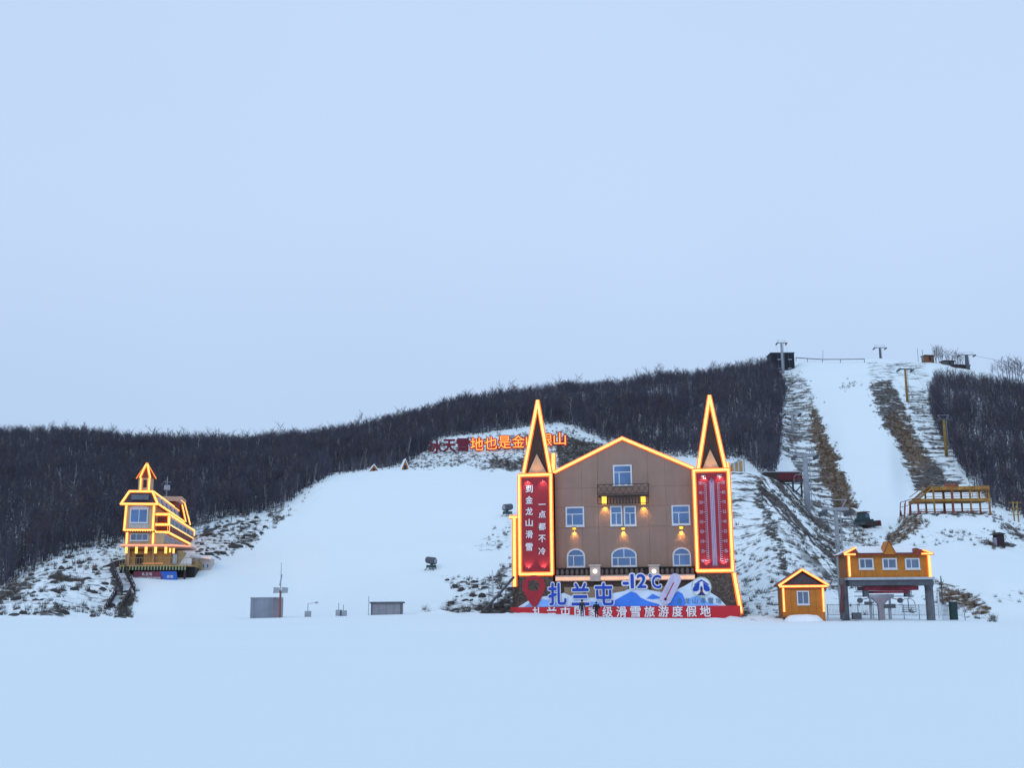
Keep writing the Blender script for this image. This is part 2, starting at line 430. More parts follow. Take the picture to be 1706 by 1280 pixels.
FOREST_L = [(-900, 940), (-300, 950), (0, 985), (60, 952), (100, 928), (150, 915), (205, 905), (250, 893), (320, 886), (340, 876), (405, 862), (470, 846),
            (515, 815), (548, 792), (600, 783), (650, 779), (690, 768), (712, 750), (730, 731), (800, 722), (935, 704), (1000, 731), (1045, 757), (1150, 762), (1243, 766), (1268, 790), (1292, 792),
            (1300, 745), (1302, 690), (1310, 655), (1302, 636), (1282, 616), (1270, 560), (-900, 560)]
FOREST_R = [(1548, 655), (1560, 634), (1600, 632), (1650, 640), (1700, 648), (2600, 640), (2600, 880), (1720, 868), (1668, 848), (1650, 846), (1640, 826), (1612, 800), (1590, 760), (1565, 725), (1552, 690)]
DIRT = [  # outline in the photograph, amount of bare ground, feather
    ([(-300, 940), (0, 962), (60, 938), (130, 915), (205, 902), (212, 985), (180, 1030), (-300, 1030)], .45, 6),
    ([(206, 985), (228, 983), (226, 1000), (214, 1031), (190, 1031), (200, 1005)], .9, 3), ([(184, 945), (196, 944), (212, 985), (204, 996), (190, 970)], .85, 3),
    ([(75, 962), (100, 955), (145, 966), (140, 972), (100, 968)], .95, 2), ([(70, 1018), (95, 1005), (115, 1030), (60, 1030)], .8, 4), ([(0, 985), (45, 972), (60, 978), (0, 1008)], .85, 4),
    ([(318, 895), (345, 874), (405, 858), (450, 866), (432, 905), (400, 922), (350, 945), (325, 930)], .5, 5),
    ([(385, 910), (405, 893), (432, 888), (425, 905), (402, 920)], .75, 4),
    ([(322, 897), (350, 880), (400, 866), (412, 869), (380, 878), (345, 893)], .9, 2),
    ([(425, 872), (468, 850), (545, 798), (552, 800), (490, 862), (450, 890)], .31, 4), ([(445, 858), (472, 850), (475, 870), (455, 880)], .7, 4),
    ([(722, 955), (790, 968), (830, 955), (858, 920), (862, 1027), (700, 1026), (770, 990)], .50, 8),
    ([(735, 957), (800, 966), (835, 945), (858, 930), (858, 945), (830, 965), (780, 978)], .7, 4),
    ([(785, 905), (858, 862), (860, 920), (800, 922)], .42, 10), ([(803, 1000), (858, 990), (860, 1027), (800, 1027)], .85, 5),
    ([(640, 781), (700, 760), (725, 735), (800, 728), (940, 713), (1010, 742), (1045, 765), (950, 790), (900, 788), (760, 779), (690, 782)], .50, 5),
    ([(938, 722), (1010, 743), (1045, 765), (980, 780), (935, 790), (925, 745)], .90, 4), ([(830, 762), (870, 755), (900, 770), (880, 787), (800, 776)], .8, 4),
    ([(600, 775), (690, 752), (700, 762), (640, 778)], .5, 4), ([(690, 755), (720, 742), (722, 746), (700, 760)], .9, 2),
    ([(1210, 783), (1255, 790), (1300, 945), (1330, 1040), (1210, 1040)], .42, 5), ([(1215, 828), (1245, 826), (1245, 850), (1215, 852)], .55, 5),
    ([(1250, 792), (1268, 800), (1290, 855), (1312, 945), (1335, 965), (1300, 955), (1275, 880)], .75, 4),
    ([(1290, 860), (1330, 880), (1400, 955), (1405, 1000), (1320, 970)], .52, 6),
    ([(1285, 618), (1330, 622), (1350, 640), (1368, 690), (1420, 830), (1440, 868), (1480, 920), (1500, 960), (1400, 990), (1345, 850), (1325, 790), (1290, 740), (1300, 680)], .53, 6),
    ([(1345, 668), (1362, 685), (1412, 800), (1436, 858), (1400, 858), (1375, 820), (1352, 740)], .84, 6), ([(1325, 650), (1345, 660), (1365, 820), (1340, 820), (1325, 720)], .5, 5),
    ([(1425, 890), (1445, 885), (1465, 930), (1500, 960), (1440, 950)], .62, 8),
    ([(1446, 640), (1480, 632), (1500, 660), (1545, 748), (1590, 812), (1525, 818), (1500, 755), (1465, 695)], .72, 5),
    ([(1462, 690), (1495, 680), (1545, 760), (1520, 775), (1490, 740)], .85, 6),
    ([(1440, 596), (1540, 598), (1560, 640), (1500, 635), (1450, 640)], .36, 8),
    ([(1495, 640), (1545, 650), (1612, 805), (1580, 820), (1545, 750)], .47, 6),
    ([(1462, 906), (1508, 859), (1545, 857), (1545, 882), (1480, 916)], .74, 4), ([(1540, 857), (1645, 857), (1645, 861), (1540, 861)], .8, 1.5),
    ([(1480, 918), (1560, 880), (1640, 876), (1700, 885), (1720, 925), (1600, 912), (1500, 928)], .36, 8),
    ([(1642, 856), (1662, 862), (1740, 905), (1740, 925), (1675, 892)], .72, 4),
    ([(1636, 905), (1665, 902), (1696, 906), (1690, 913), (1655, 914)], .98, 1.5),
    ([(1555, 968), (1600, 982), (1650, 1010), (1664, 1040), (1610, 1022), (1555, 1003)], .76, 6), ([(1620, 985), (1740, 980), (1740, 1010), (1660, 1012)], .33, 10),
    ([(1395, 642), (1425, 637), (1440, 640), (1400, 650)], .5, 3), ([(1375, 940), (1500, 960), (1560, 1000), (1560, 1030), (1400, 1030)], .3, 8),
]
BROWN = [([(1345, 668), (1362, 685), (1412, 800), (1436, 858), (1400, 858), (1375, 820), (1352, 740)], 8), ([(1480, 700), (1500, 690), (1550, 770), (1520, 790)], 10),
         ([(1425, 890), (1445, 885), (1465, 930), (1500, 960), (1440, 950)], 8), ([(1462, 906), (1508, 859), (1545, 857), (1545, 882), (1480, 916)], 5), ([(1555, 968), (1600, 982), (1650, 1010), (1664, 1040), (1610, 1022), (1555, 1003)], 8)]
STREAK = ([(1252, 796), (1300, 800), (1345, 835), (1402, 895), (1405, 968), (1340, 935), (1290, 870)], 6)

TT, YY = np.meshgrid(TG, YG, indexing='ij')
XX = TT * YY
PX, PY = proj(XX, YY, ZT)
WX = (fbm(XX * .16, YY * .16, 61, 4) * 16 + fbm(XX * .9, YY * .9, 67, 2) * 5) * np.clip(200 / YY, .4, 1.2)
WY = (fbm(XX * .16, YY * .16, 71, 4) * 12 + fbm(XX * .9, YY * .9, 77, 2) * 4) * np.clip(200 / YY, .4, 1.2)
dirt = np.zeros_like(ZT)
hillm = (YY > 117)
for poly, amt, fe in DIRT: dirt = np.maximum(dirt, amt * (poly_in(PX, PY, poly, fe) if fe <= 2 else poly_in(PX + WX, PY + WY, poly, fe)))
forest = np.maximum(poly_in(PX, PY, FOREST_L, 4), poly_in(PX, PY, FOREST_R, 4))
dirt = np.maximum(dirt, .52 * forest)
streak = poly_in(PX + WX, PY + WY, *STREAK)
brown = np.zeros_like(ZT)
for poly, fe in BROWN: brown = np.maximum(brown, poly_in(PX, PY, poly, fe))
TERR = [([(1285, 616), (1330, 620), (1352, 640), (1420, 830), (1440, 868), (1400, 900), (1345, 850), (1320, 790), (1288, 740)], 8),
        ([(1440, 596), (1545, 598), (1620, 815), (1520, 822), (1498, 755), (1446, 650)], 8), ([(1210, 780), (1255, 788), (1275, 880), (1215, 900)], 8)]
terr = np.zeros_like(ZT)
for poly, fe in TERR: terr = np.maximum(terr, poly_in(PX + WX, PY + WY, poly, fe))
dirt = np.where(dirt > .2, dirt + .07 * terr, dirt)
dirt *= hillm; terr *= hillm; brown *= hillm; streak *= hillm
rough = np.clip(np.maximum(dirt, streak * .5) * 1.6, 0, 1)
ZT += rough * (fbm(XX * .55, YY * .55, 3) * .55 + fbm(XX * .12, YY * .12, 9, 2) * .8)
ZT += np.where(YY < 108, fbm(XX * .07, YY * .05, 21, 3) * .10 + fbm(XX * .5, YY * .4, 31, 2) * .006, 0)
ZT += np.where((YY > 125) & (rough < .2), fbm(XX * .05, YY * .05, 41, 2) * .25, 0)

def zat(x, y):
    x, y = np.asarray(x, float), np.asarray(y, float)
    t = np.clip(x / y, TG[0], TG[-1] - 1e-6); yc = np.clip(y, YG[0], YG[-1] - 1e-6)
    i = np.clip(np.searchsorted(TG, t, 'right') - 1, 0, len(TG) - 2); j = np.clip(np.searchsorted(YG, yc, 'right') - 1, 0, len(YG) - 2)
    a = (t - TG[i]) / (TG[i + 1] - TG[i]); b = (yc - YG[j]) / (YG[j + 1] - YG[j])
    return (ZT[i, j] * (1 - a) + ZT[i + 1, j] * a) * (1 - b) + (ZT[i, j + 1] * (1 - a) + ZT[i + 1, j + 1] * a) * b

def ground(px, Y):
    """point of the terrain in the photograph's column px at depth Y"""
    x = (px - CX) / FPX * Y
    for _ in range(3):
        z = float(zat(x, Y)); p, _q = proj(x, Y, z); x += (px - float(p)) / FPX * Y
    return Vector((x, Y, float(zat(x, Y))))

def snow_material():
    m, n, l, b = _nodes('snow_ground')
    b.inputs['Roughness'].default_value = .75; b.inputs['Specular IOR Level'].default_value = .15
    tc = n.new('ShaderNodeTexCoord')
    def attr(a):
        x = n.new('ShaderNodeAttribute'); x.attribute_name = a; return x.outputs['Fac']
    def mth(op, a, c, clamp=False):
        x = n.new('ShaderNodeMath'); x.operation = op; x.use_clamp = clamp
        for i, s in enumerate((a, c)):
            if isinstance(s, (int, float)): x.inputs[i].default_value = s
            else: l.new(s, x.inputs[i])
        return x.outputs[0]
    def noise(scale, detail=6, sc=None, rough_=.55):
        x = n.new('ShaderNodeTexNoise'); x.inputs['Scale'].default_value = scale; x.inputs['Detail'].default_value = detail; x.inputs['Roughness'].default_value = rough_
        if sc:
            mp = n.new('ShaderNodeMapping'); mp.inputs['Scale'].default_value = sc; l.new(tc.outputs['Object'], mp.inputs[0]); l.new(mp.outputs[0], x.inputs['Vector'])
        else: l.new(tc.outputs['Object'], x.inputs['Vector'])
        return x.outputs[0]
    d, st, br = attr('dirt'), attr('streak'), attr('brown')
    n1 = noise(.95, 8, (.8, 1.15, 1), .66)
    n2 = noise(1.0, 3, (1.1, .035, .02), .5)
    n4 = noise(1.0, 6, (.16, .22, .85), .6)
    tm = n.new('ShaderNodeMix'); tm.data_type = 'FLOAT'; l.new(attr('terrace'), tm.inputs[0]); l.new(n1, tm.inputs[2])
    l.new(mth('ADD', mth('ADD', mth('MULTIPLY', n4, .95), mth('MULTIPLY', n1, .45)), -.175), tm.inputs[3]); n1 = tm.outputs[0]
    thr = mth('SUBTRACT', .73, mth('MULTIPLY', d, .47))
    f1 = mth('DIVIDE', mth('SUBTRACT', n1, thr), .12, True)
    f1 = mth('MULTIPLY', f1, mth('MULTIPLY', d, 12, True))
    f2 = mth('DIVIDE', mth('SUBTRACT', mth('ADD', mth('MULTIPLY', n2, .8), mth('MULTIPLY', n1, .25)), .475), .07, True)
    f2 = mth('MULTIPLY', f2, st)
    f = mth('MAXIMUM', f1, f2, True)
    cr = n.new('ShaderNodeValToRGB'); cr.color_ramp.elements[0].position = .35; cr.color_ramp.elements[1].position = .7
    cr.color_ramp.elements[0].color = (.045, .042, .045, 1); cr.color_ramp.elements[1].color = (.15, .135, .125, 1)
    l.new(noise(2.3, 5), cr.inputs[0])
    cb = n.new('ShaderNodeMix'); cb.data_type = 'RGBA'; cb.inputs[7].default_value = (.17, .115, .075, 1)
    l.new(mth('MULTIPLY', br, .75), cb.inputs[0]); l.new(cr.outputs[0], cb.inputs[6])
    sv = n.new('ShaderNodeMix'); sv.data_type = 'RGBA'; sv.inputs[6].default_value = (.825, .91, .95, 1); sv.inputs[7].default_value = (.865, .945, .98, 1)
    l.new(noise(.05, 5), sv.inputs[0])
    mx = n.new('ShaderNodeMix'); mx.data_type = 'RGBA'
    l.new(f, mx.inputs[0]); l.new(sv.outputs[2], mx.inputs[6]); l.new(cb.outputs[2], mx.inputs[7]); l.new(mx.outputs[2], b.inputs['Base Color'])
    bp = n.new('ShaderNodeBump'); bp.inputs['Distance'].default_value = .05; bp.inputs['Strength'].default_value = .25
    l.new(noise(1.4, 6), bp.inputs['Height']); l.new(bp.outputs[0], b.inputs['Normal'])
    return m
M_SNOWG = snow_material()

def terrain(name, j0, j1):
    A = np.stack([XX[:, j0:j1], YY[:, j0:j1], ZT[:, j0:j1]], -1).reshape(-1, 3).astype('f')
    nt, nj = len(TG), j1 - j0
    idx = np.arange(nt * nj).reshape(nt, nj)
    q = np.stack([idx[:-1, :-1], idx[1:, :-1], idx[1:, 1:], idx[:-1, 1:]], -1).reshape(-1, 4)
    me = bpy.data.meshes.new(name)
    me.vertices.add(len(A)); me.vertices.foreach_set('co', A.ravel())
    me.loops.add(q.size); me.loops.foreach_set('vertex_index', q.ravel().astype('i'))
    me.polygons.add(len(q)); me.polygons.foreach_set('loop_start', np.arange(0, q.size, 4, dtype='i')); me.polygons.foreach_set('loop_total', np.full(len(q), 4, 'i'))
    me.update(); me.validate()
    for nm, arr in (('dirt', dirt), ('streak', streak), ('brown', brown), ('terrace', terr)):
        a = me.attributes.new(nm, 'FLOAT', 'POINT'); a.data.foreach_set('value', arr[:, j0:j1].ravel().astype('f'))
    me.polygons.foreach_set('use_smooth', np.ones(len(q), bool))
    me.materials.append(M_SNOWG)
    return tag(link(name, me), kind='structure')
js = int(np.argmin(abs(YG - 118)))
tag(terrain('snow_field', 0, js + 1), 'smooth flat snow field in front of the ski slopes')
tag(terrain('hillside', js, len(YG)), 'snowy hillside with ski runs and bare brushy ground')

# ------------------------------------------------------------------ bare trees
M_BARK = mat('hazed_bark', (.086, .085, .118), .9, .3, 3, 0)  # bluish cast of distance haze mixed into the trunk colour
M_TWIG = mat('hazed_twig', (.073, .071, .103), .9, .3, 3, 0)  # same haze blue mixed into the twig colour
M_TWIGB = mat('leaf_brown_twig', (.105, .085, .088), .9, .3, 3, 0)
M_BIRCH = mat('birch_bark', (.30, .29, .31), .9, .25, 3, 0)

def tree_geo(seed, h, spread=1.0, thick=1.0, leaves=0):
    rg = random.Random(seed); T, C = MB(), MB()
    lean = Vector((rg.uniform(-.06, .06), rg.uniform(-.06, .06), 1)).normalized()
    nseg = 5; pts, rs = [], []
    p = Vector((0, 0, -.3))
    for i in range(nseg + 1):
        pts.append(p.copy()); rs.append((.085 * h / 8 + .03) * thick * (1 - .86 * i / nseg))
        p = p + (lean + Vector((rg.uniform(-.12, .12), rg.uniform(-.12, .12), 0))).normalized() * (h * .9 + .3) / nseg
    T.tube(pts, rs, 5, cap=False)
    def cone(M, a, b, r):
        d = (b - a).normalized(); u = d.orthogonal().normalized(); w = d.cross(u)
        M.add([a + u * r, a + (u * -.5 + w * .866) * r, a + (u * -.5 - w * .866) * r, b], [(0, 1, 3), (1, 2, 3), (2, 0, 3)])
    for k in range(15):
        f = .22 + .74 * (k + rg.random()) / 15
        s = f * nseg; i = min(int(s), nseg - 1); a = pts[i].lerp(pts[i + 1], s - i)
        th = rg.uniform(0, 6.283); el = rg.uniform(.45, 1.0); L = h * rg.uniform(.2, .36) * (1.15 - .55 * f) * spread
        d = Vector((math.cos(th) * math.cos(el), math.sin(th) * math.cos(el), math.sin(el)))
        m_ = a + d * L * .5; d2 = (d + Vector((0, 0, .35))).normalized(); e = m_ + d2 * L * .55
        T.tube([a, m_, e], [.045 * thick * h / 8, .03 * thick * h / 8, .01], 3, cap=False)
        for q in range(5):
            g = .25 + .75 * (q + rg.random()) / 5
            b0 = a.lerp(m_, g * 2) if g < .5 else m_.lerp(e, g * 2 - 1)
            dd = (d2 + Vector((rg.uniform(-1, 1), rg.uniform(-1, 1), rg.uniform(-.3, .9))) * .8).normalized()
            l2 = L * rg.uniform(.28, .5); b1 = b0 + dd * l2
            cone(C, b0, b1, .022 * thick)
            for w in range(3):
                c0 = b0.lerp(b1, rg.uniform(.25, .9))
                c1 = c0 + (dd + Vector((rg.uniform(-1, 1), rg.uniform(-1, 1), rg.uniform(-.4, .9)))).normalized() * l2 * rg.uniform(.4, .75)
                cone(C, c0, c1, .015 * thick)
            for w in range(leaves):
                c0 = b0.lerp(b1, rg.random()) + Vector((rg.uniform(-.2, .2), rg.uniform(-.2, .2), rg.uniform(-.2, .2)))
                x, y = Vector((rg.uniform(-1, 1), rg.uniform(-1, 1), rg.uniform(-1, 1))).normalized() * .09, Vector((rg.uniform(-1, 1), rg.uniform(-1, 1), rg.uniform(-1, 1))).normalized() * .06
                C.add([c0 - x, c0 + y, c0 + x, c0 - y], [(0, 1, 2, 3)])
    return T, C

PROTO = []      # (trunk mesh, crown mesh)
for k in range(8):
    T, C = tree_geo(100 + k, 8.0, [1, 1.1, .9, 1.2, .8, 1, .75, 1.1][k], [1.15, 1.3, 1.15, 1.35, 1.15, 1.25, 1.1, 1.2][k], 2 if k in (1, 5) else 0)
    tm, cm = T.mesh('trunk'), C.mesh('crown')
    tm.materials.append(M_BIRCH if k == 6 else M_BARK); cm.materials.append(M_TWIGB if k in (1, 5) else M_TWIG)
    PROTO.append((tm, cm))
pcol = bpy.data.collections.new('tree_kinds')
for k, (tm, cm) in enumerate(PROTO):
    me = bpy.data.meshes.new('bare_tree_kind')
    bm = bmesh.new(); bm.from_mesh(tm); nt = len(bm.faces); bm.from_mesh(cm); bm.faces.ensure_lookup_table()
    for f in bm.faces[nt:]: f.material_index = 1
    bm.to_mesh(me); bm.free(); me.materials.append(tm.materials[0]); me.materials.append(cm.materials[0])
    pcol.objects.link(bpy.data.objects.new('kind_%02d' % k, me))

def scatter(name, P, kinds, scl, rot, coll, label, cat=None):
    me = bpy.data.meshes.new(name); n = len(P)
    me.vertices.add(n); me.vertices.foreach_set('co', np.asarray(P, 'f').ravel())
    a = me.attributes.new('kind_no', 'INT', 'POINT'); a.data.foreach_set('value', np.asarray(kinds, 'i'))
    a = me.attributes.new('size', 'FLOAT', 'POINT'); a.data.foreach_set('value', np.asarray(scl, 'f'))
    a = me.attributes.new('turn', 'FLOAT_VECTOR', 'POINT'); a.data.foreach_set('vector', np.asarray(rot, 'f').ravel())
    o = tag(link(name, me), label, kind='stuff')
    ng = bpy.data.node_groups.new(name, 'GeometryNodeTree')
    ng.interface.new_socket('Geometry', in_out='INPUT', socket_type='NodeSocketGeometry')
    ng.interface.new_socket('Geometry', in_out='OUTPUT', socket_type='NodeSocketGeometry')
    N, L = ng.nodes, ng.links
    gi, go = N.new('NodeGroupInput'), N.new('NodeGroupOutput')
    ci = N.new('GeometryNodeCollectionInfo'); ci.inputs['Collection'].default_value = coll
    ci.inputs['Separate Children'].default_value = True; ci.inputs['Reset Children'].default_value = True
    io = N.new('GeometryNodeInstanceOnPoints'); io.inputs['Pick Instance'].default_value = True
    def na(nm, ty):
        x = N.new('GeometryNodeInputNamedAttribute'); x.data_type = ty; x.inputs['Name'].default_value = nm; return x.outputs['Attribute']
    L.new(gi.outputs[0], io.inputs['Points']); L.new(ci.outputs[0], io.inputs['Instance'])
    L.new(na('kind_no', 'INT'), io.inputs['Instance Index']); L.new(na('size', 'FLOAT'), io.inputs['Scale']); L.new(na('turn', 'FLOAT_VECTOR'), io.inputs['Rotation'])
    L.new(io.outputs[0], go.inputs[0])
    o.modifiers.new('scatter', 'NODES').node_group = ng
    return o

def scatter_pts(n, t0, t1, y0, y1, test):
    t = RNG.uniform(t0, t1, n); y = np.sqrt(RNG.uniform(y0**2, y1**2, n)); x = t * y; z = zat(x, y)
    px, py = proj(x, y, z); k = test(x, y, z, px, py)
    return np.stack([x, y, z], -1)[k], px[k], py[k]

def in_forest(x, y, z, px, py):
    fl = poly_in(px, py, FOREST_L, .5) > .5; fr = poly_in(px, py, FOREST_R, .5) > .5
    thin = np.where(px > 1500, np.clip((py - 632) / 45, .22, 1), 1)
    front = np.clip((y - 165) / 60, .75, 1)
    tt = np.where(y > 330, .85, 1.)
    return (fl | fr) & (RNG.random(len(x)) < thin * front * tt)
TP, tpx, tpy = scatter_pts(49000, -.66, .62, 150, 505, in_forest)
far_ok = np.ones(len(TP), bool)
TP = TP[far_ok]
n = len(TP)
tk = RNG.choice(8, n, p=[.16, .07, .16, .13, .16, .10, .10, .12])
tsz = RNG.uniform(.55, .86, n) * np.where(TP[:, 1] > 380, .92, 1.0)
tsz *= .95 + .45 * fbm(TP[:, 0] * .05, TP[:, 1] * .05, 91, 3)
tsz = np.where(RNG.random(n) < .03, tsz * 1.45, tsz)
trt = np.stack([RNG.normal(0, .04, n), RNG.normal(0, .04, n), RNG.uniform(0, 6.28, n)], -1)
inview = (tpx > 0) & (tpx < 1706)
behind = ((tpx > 205) & (tpx < 325) & (TP[:, 1] > 150)) | ((tpx > 870) & (tpx < 1215) & (tpy > 735))
order = np.argsort(np.where(inview & ~behind, TP[:, 1] / tsz, 1e9))
near = order[:300]
rest = np.setdiff1d(np.arange(n), near)
scatter('woodland', TP[rest], tk[rest], tsz[rest], trt[rest], pcol, 'dark leafless woodland covering the upper hillside')
for i in near:
    x = float(tpx[i])
    look = {6: 'pale-trunked birch', 1: 'brown-twigged tree', 5: 'brown-twigged tree'}.get(int(tk[i]), 'dark bare tree')
    look = ('tall ' if tsz[i] > .85 else 'short ' if tsz[i] < .62 else 'mid-sized ') + look
    if x < 60: lab = look + ' at the foot of the wood by the photo\'s left edge'
    elif x < 120: lab = look + ' above the dark hollow in the left snowy bank'
    elif x < 205: lab = look + ' just left of the hotel above the stairway'
    elif x < 345: lab = look + ' close behind the lit hotel'
    elif x < 480: lab = look + ' above the stony bank right of the hotel'
    elif x < 700: lab = look + ' at the wood edge above the smooth snow dome'
    elif x < 1300: lab = look + ' above the red hillside lettering'
    else: lab = look + ' of the wood beyond the orange steel platform'
    o = thing('bare_tree', lab, 'tree', TP[i], 0, 'bare trees along the lower edge of the wood')
    o.rotation_euler = trt[i]; o.scale = (tsz[i],) * 3
    link('trunk', PROTO[tk[i]][0], o); link('crown', PROTO[tk[i]][1], o)

# saplings and bushes fringing the wood
def on_fringe(x, y, z, px, py):
    e = np.maximum(poly_in(px, py, FOREST_L, 26), poly_in(px, py, FOREST_R, 22))
    return (e > .43) & (e < .97) & (RNG.random(len(x)) < np.where(e < .5, .35, .8))
SPt, _, _ = scatter_pts(75000, -.62, .60, 150, 480, on_fringe)
nf = len(SPt)
scatter('saplings', SPt, RNG.integers(0, 8, nf), RNG.uniform(.15, .55, nf), np.stack([RNG.normal(0, .12, nf), RNG.normal(0, .12, nf), RNG.uniform(0, 6.28, nf)], -1), pcol, 'thin saplings and scrub fringing the wood')

# ------------------------------------------------------------------ dry brush and stones poking through the snow
bcol = bpy.data.collections.new('brush_kinds')
M_DRY = mat('dry_brush', (.095, .085, .08), .95, .35, 4, 0)
M_DRYB = mat('dry_brush_brown', (.15, .10, .065), .95, .3, 4, 0)
for k in range(5):
    rg = random.Random(40 + k); B = MB()
    for q in range(26):
        th = rg.uniform(0, 6.28); r0 = rg.uniform(0, .35); a = Vector((math.cos(th) * r0, math.sin(th) * r0, -.05))
        d = Vector((rg.uniform(-.6, .6), rg.uniform(-.6, .6), 1)).normalized(); b = a + d * rg.uniform(.3, .95)
        u = d.orthogonal().normalized(); w = d.cross(u); r = .022
        B.add([a + u * r, a + (u * -.5 + w * .866) * r, a + (u * -.5 - w * .866) * r, b], [(0, 1, 3), (1, 2, 3), (2, 0, 3)])
    me = B.mesh('brush_clump'); me.materials.append(M_DRYB if k > 2 else M_DRY)
    bcol.objects.link(bpy.data.objects.new('kind_%02d' % k, me))
rcol = bpy.data.collections.new('stone_kinds')
M_ROCK = mat('dark_rock', (.06, .056, .06), .9, .4, 2.5, .4, 6)
for k in range(4):
    bm = bmesh.new(); bmesh.ops.create_icosphere(bm, subdivisions=2, radius=.5)
    rg = random.Random(70 + k); off = [rg.uniform(0, 50) for _ in range(3)]
    for v in bm.verts:
        v.co *= 1 + .55 * float(vnoise(v.co.x * 2.3 + off[0] + v.co.z * 1.7, v.co.y * 2.3 + off[1], k)); v.co.z *= .62; v.co.x *= 1.25
    me = bpy.data.meshes.new('stone'); bm.to_mesh(me); bm.free(); me.materials.append(M_ROCK)
    rcol.objects.link(bpy.data.objects.new('kind_%02d' % k, me))

def dirt_at(px, py):
    px = px + RNG.normal(0, 4, len(px)); py = py + RNG.normal(0, 3, len(py))
    d = np.zeros(len(px)); b = np.zeros(len(px))
    for poly, amt, fe in DIRT: d = np.maximum(d, amt * poly_in(px, py, poly, fe))
    d = np.maximum(d, .6 * poly_in(px, py, *STREAK))
    for poly, fe in BROWN: b = np.maximum(b, poly_in(px, py, poly, fe))
    return d, b
def on_brush(x, y, z, px, py):
    d, b = dirt_at(px, py); f = (poly_in(px, py, FOREST_L, 1) > .5) | (poly_in(px, py, FOREST_R, 1) > .5)
    e = np.maximum(poly_in(px, py, FOREST_L, 26), poly_in(px, py, FOREST_R, 22))
    for poly, fe in TERR: d = np.where((poly_in(px, py, poly, fe) > .5) & (d < .8), d * .62, d)
    d = np.maximum(d, np.where((e > .49) & (e < .95), .62, 0)); f &= ~((e > .49) & (e < .95))
    return (~f) & (RNG.random(len(px)) < np.clip(d - .22, 0, 1) * 1.5 * (.3 + np.clip(fbm(x * .3, y * .3, 5) + .5, 0, 1) * .9))
BP, bpx, bpy_ = scatter_pts(210000, -.62, .62, 119, 505, on_brush)
_, bb = dirt_at(bpx, bpy_)
nb = len(BP)
bk = np.where(RNG.random(nb) < bb * .9 + .06, RNG.integers(3, 5, nb), RNG.integers(0, 3, nb))
scatter('dry_brush', BP, bk, RNG.uniform(.4, 1.15, nb), np.stack([RNG.normal(0, .1, nb), RNG.normal(0, .1, nb), RNG.uniform(0, 6.28, nb)], -1), bcol, 'dry brush and dead grass poking through thin snow')
STONES = [DIRT[0][0], DIRT[6][0], DIRT[7][0], DIRT[7][0], DIRT[11][0], DIRT[14][0]]
def on_stone(x, y, z, px, py):
    w = np.zeros(len(px))
    for i, p in enumerate(STONES): w = np.maximum(w, poly_in(px, py, p, 2) * (.22, .5, .9, .9, .3, .6)[i])
    f = (poly_in(px, py, FOREST_L, 1) > .5)
    return (~f) & (RNG.random(len(px)) < w * (.2 + np.clip(fbm(x * .25, y * .25, 55) * 1.6 + .3, 0, 1)))
SP, _, _ = scatter_pts(16000, -.5, .12, 119, 320, on_stone)
ns = len(SP)
scatter('stones', SP, RNG.integers(0, 4, ns), RNG.uniform(.35, 1.1, ns), np.stack([RNG.normal(0, .3, ns), RNG.normal(0, .3, ns), RNG.uniform(0, 6.28, ns)], -1), rcol, 'dark stones scattered over the snowy banks')

# ------------------------------------------------------------------ shared materials
M_WALL = mat('tan_siding', (.325, .216, .178), .8, .07, .6, .35, lines=('Z', 2.6), streak=.05)
M_TAN = mat('tan_render', (.34, .265, .19), .85, .12, 1.5, .1)
M_BACK = mat('dark_backing', (.05, .042, .042), .9)
M_WBACK = mat('seam_backing', (.22, .15, .125), .9)
M_WHITE = mat('white_frame', (.62, .66, .72), .5, .05)
M_STONE = stone_mat('dark_rubble_stone', (.085, .068, .062), (.185, .145, .125), 4.2)
M_IRON = mat('dark_iron', (.045, .035, .035), .6, .2)
M_ROOFB = mat('brown_roof', (.055, .034, .03), .7, .2, 2, .3, lines=('Z', 3))
M_RED = mat('red_panel', (.34, .025, .04), .55, .10, .8)
M_CREAM = mat('cream_stone', (.55, .46, .42), .8, .1)
M_GREY = mat('grey_steel', (.30, .33, .38), .5, .12, 1.5)
M_DGREY = mat('dark_grey_steel', (.09, .10, .12), .6, .2)
M_SNOWC = mat('snow_cover', (.87, .90, .94), .8, .03, 1, .3, 5)
M_ORANGE = mat('orange_cladding', (.50, .185, .028), .6, .12, 1.2, .25, lines=('Z', 2.2), streak=.12)
M_BLUE = mat('blue_letter', (.012, .06, .44), .45, .08)
M_WHITEP = mat('white_print', (.80, .82, .86), .6, .05)
M_LAMPM = mat('lamp_housing', (.10, .08, .06), .5)
LED = [glow('strip_light_core', (1.0, .43, .12), 2.3), glow('strip_light_bloom', (1.0, .16, .018), 1.15)]  # second material glows amber to imitate bloom beside the bright core
GL_LAMP = glow('wall_lamp_glow', (1.0, .50, .04), 1.9)
GL_PEACH = glow('ledge_light', (1.0, .52, .34), 0.85)
GL_WHITE = glow('bulb_glow', (1.0, .82, .62), 2.6)

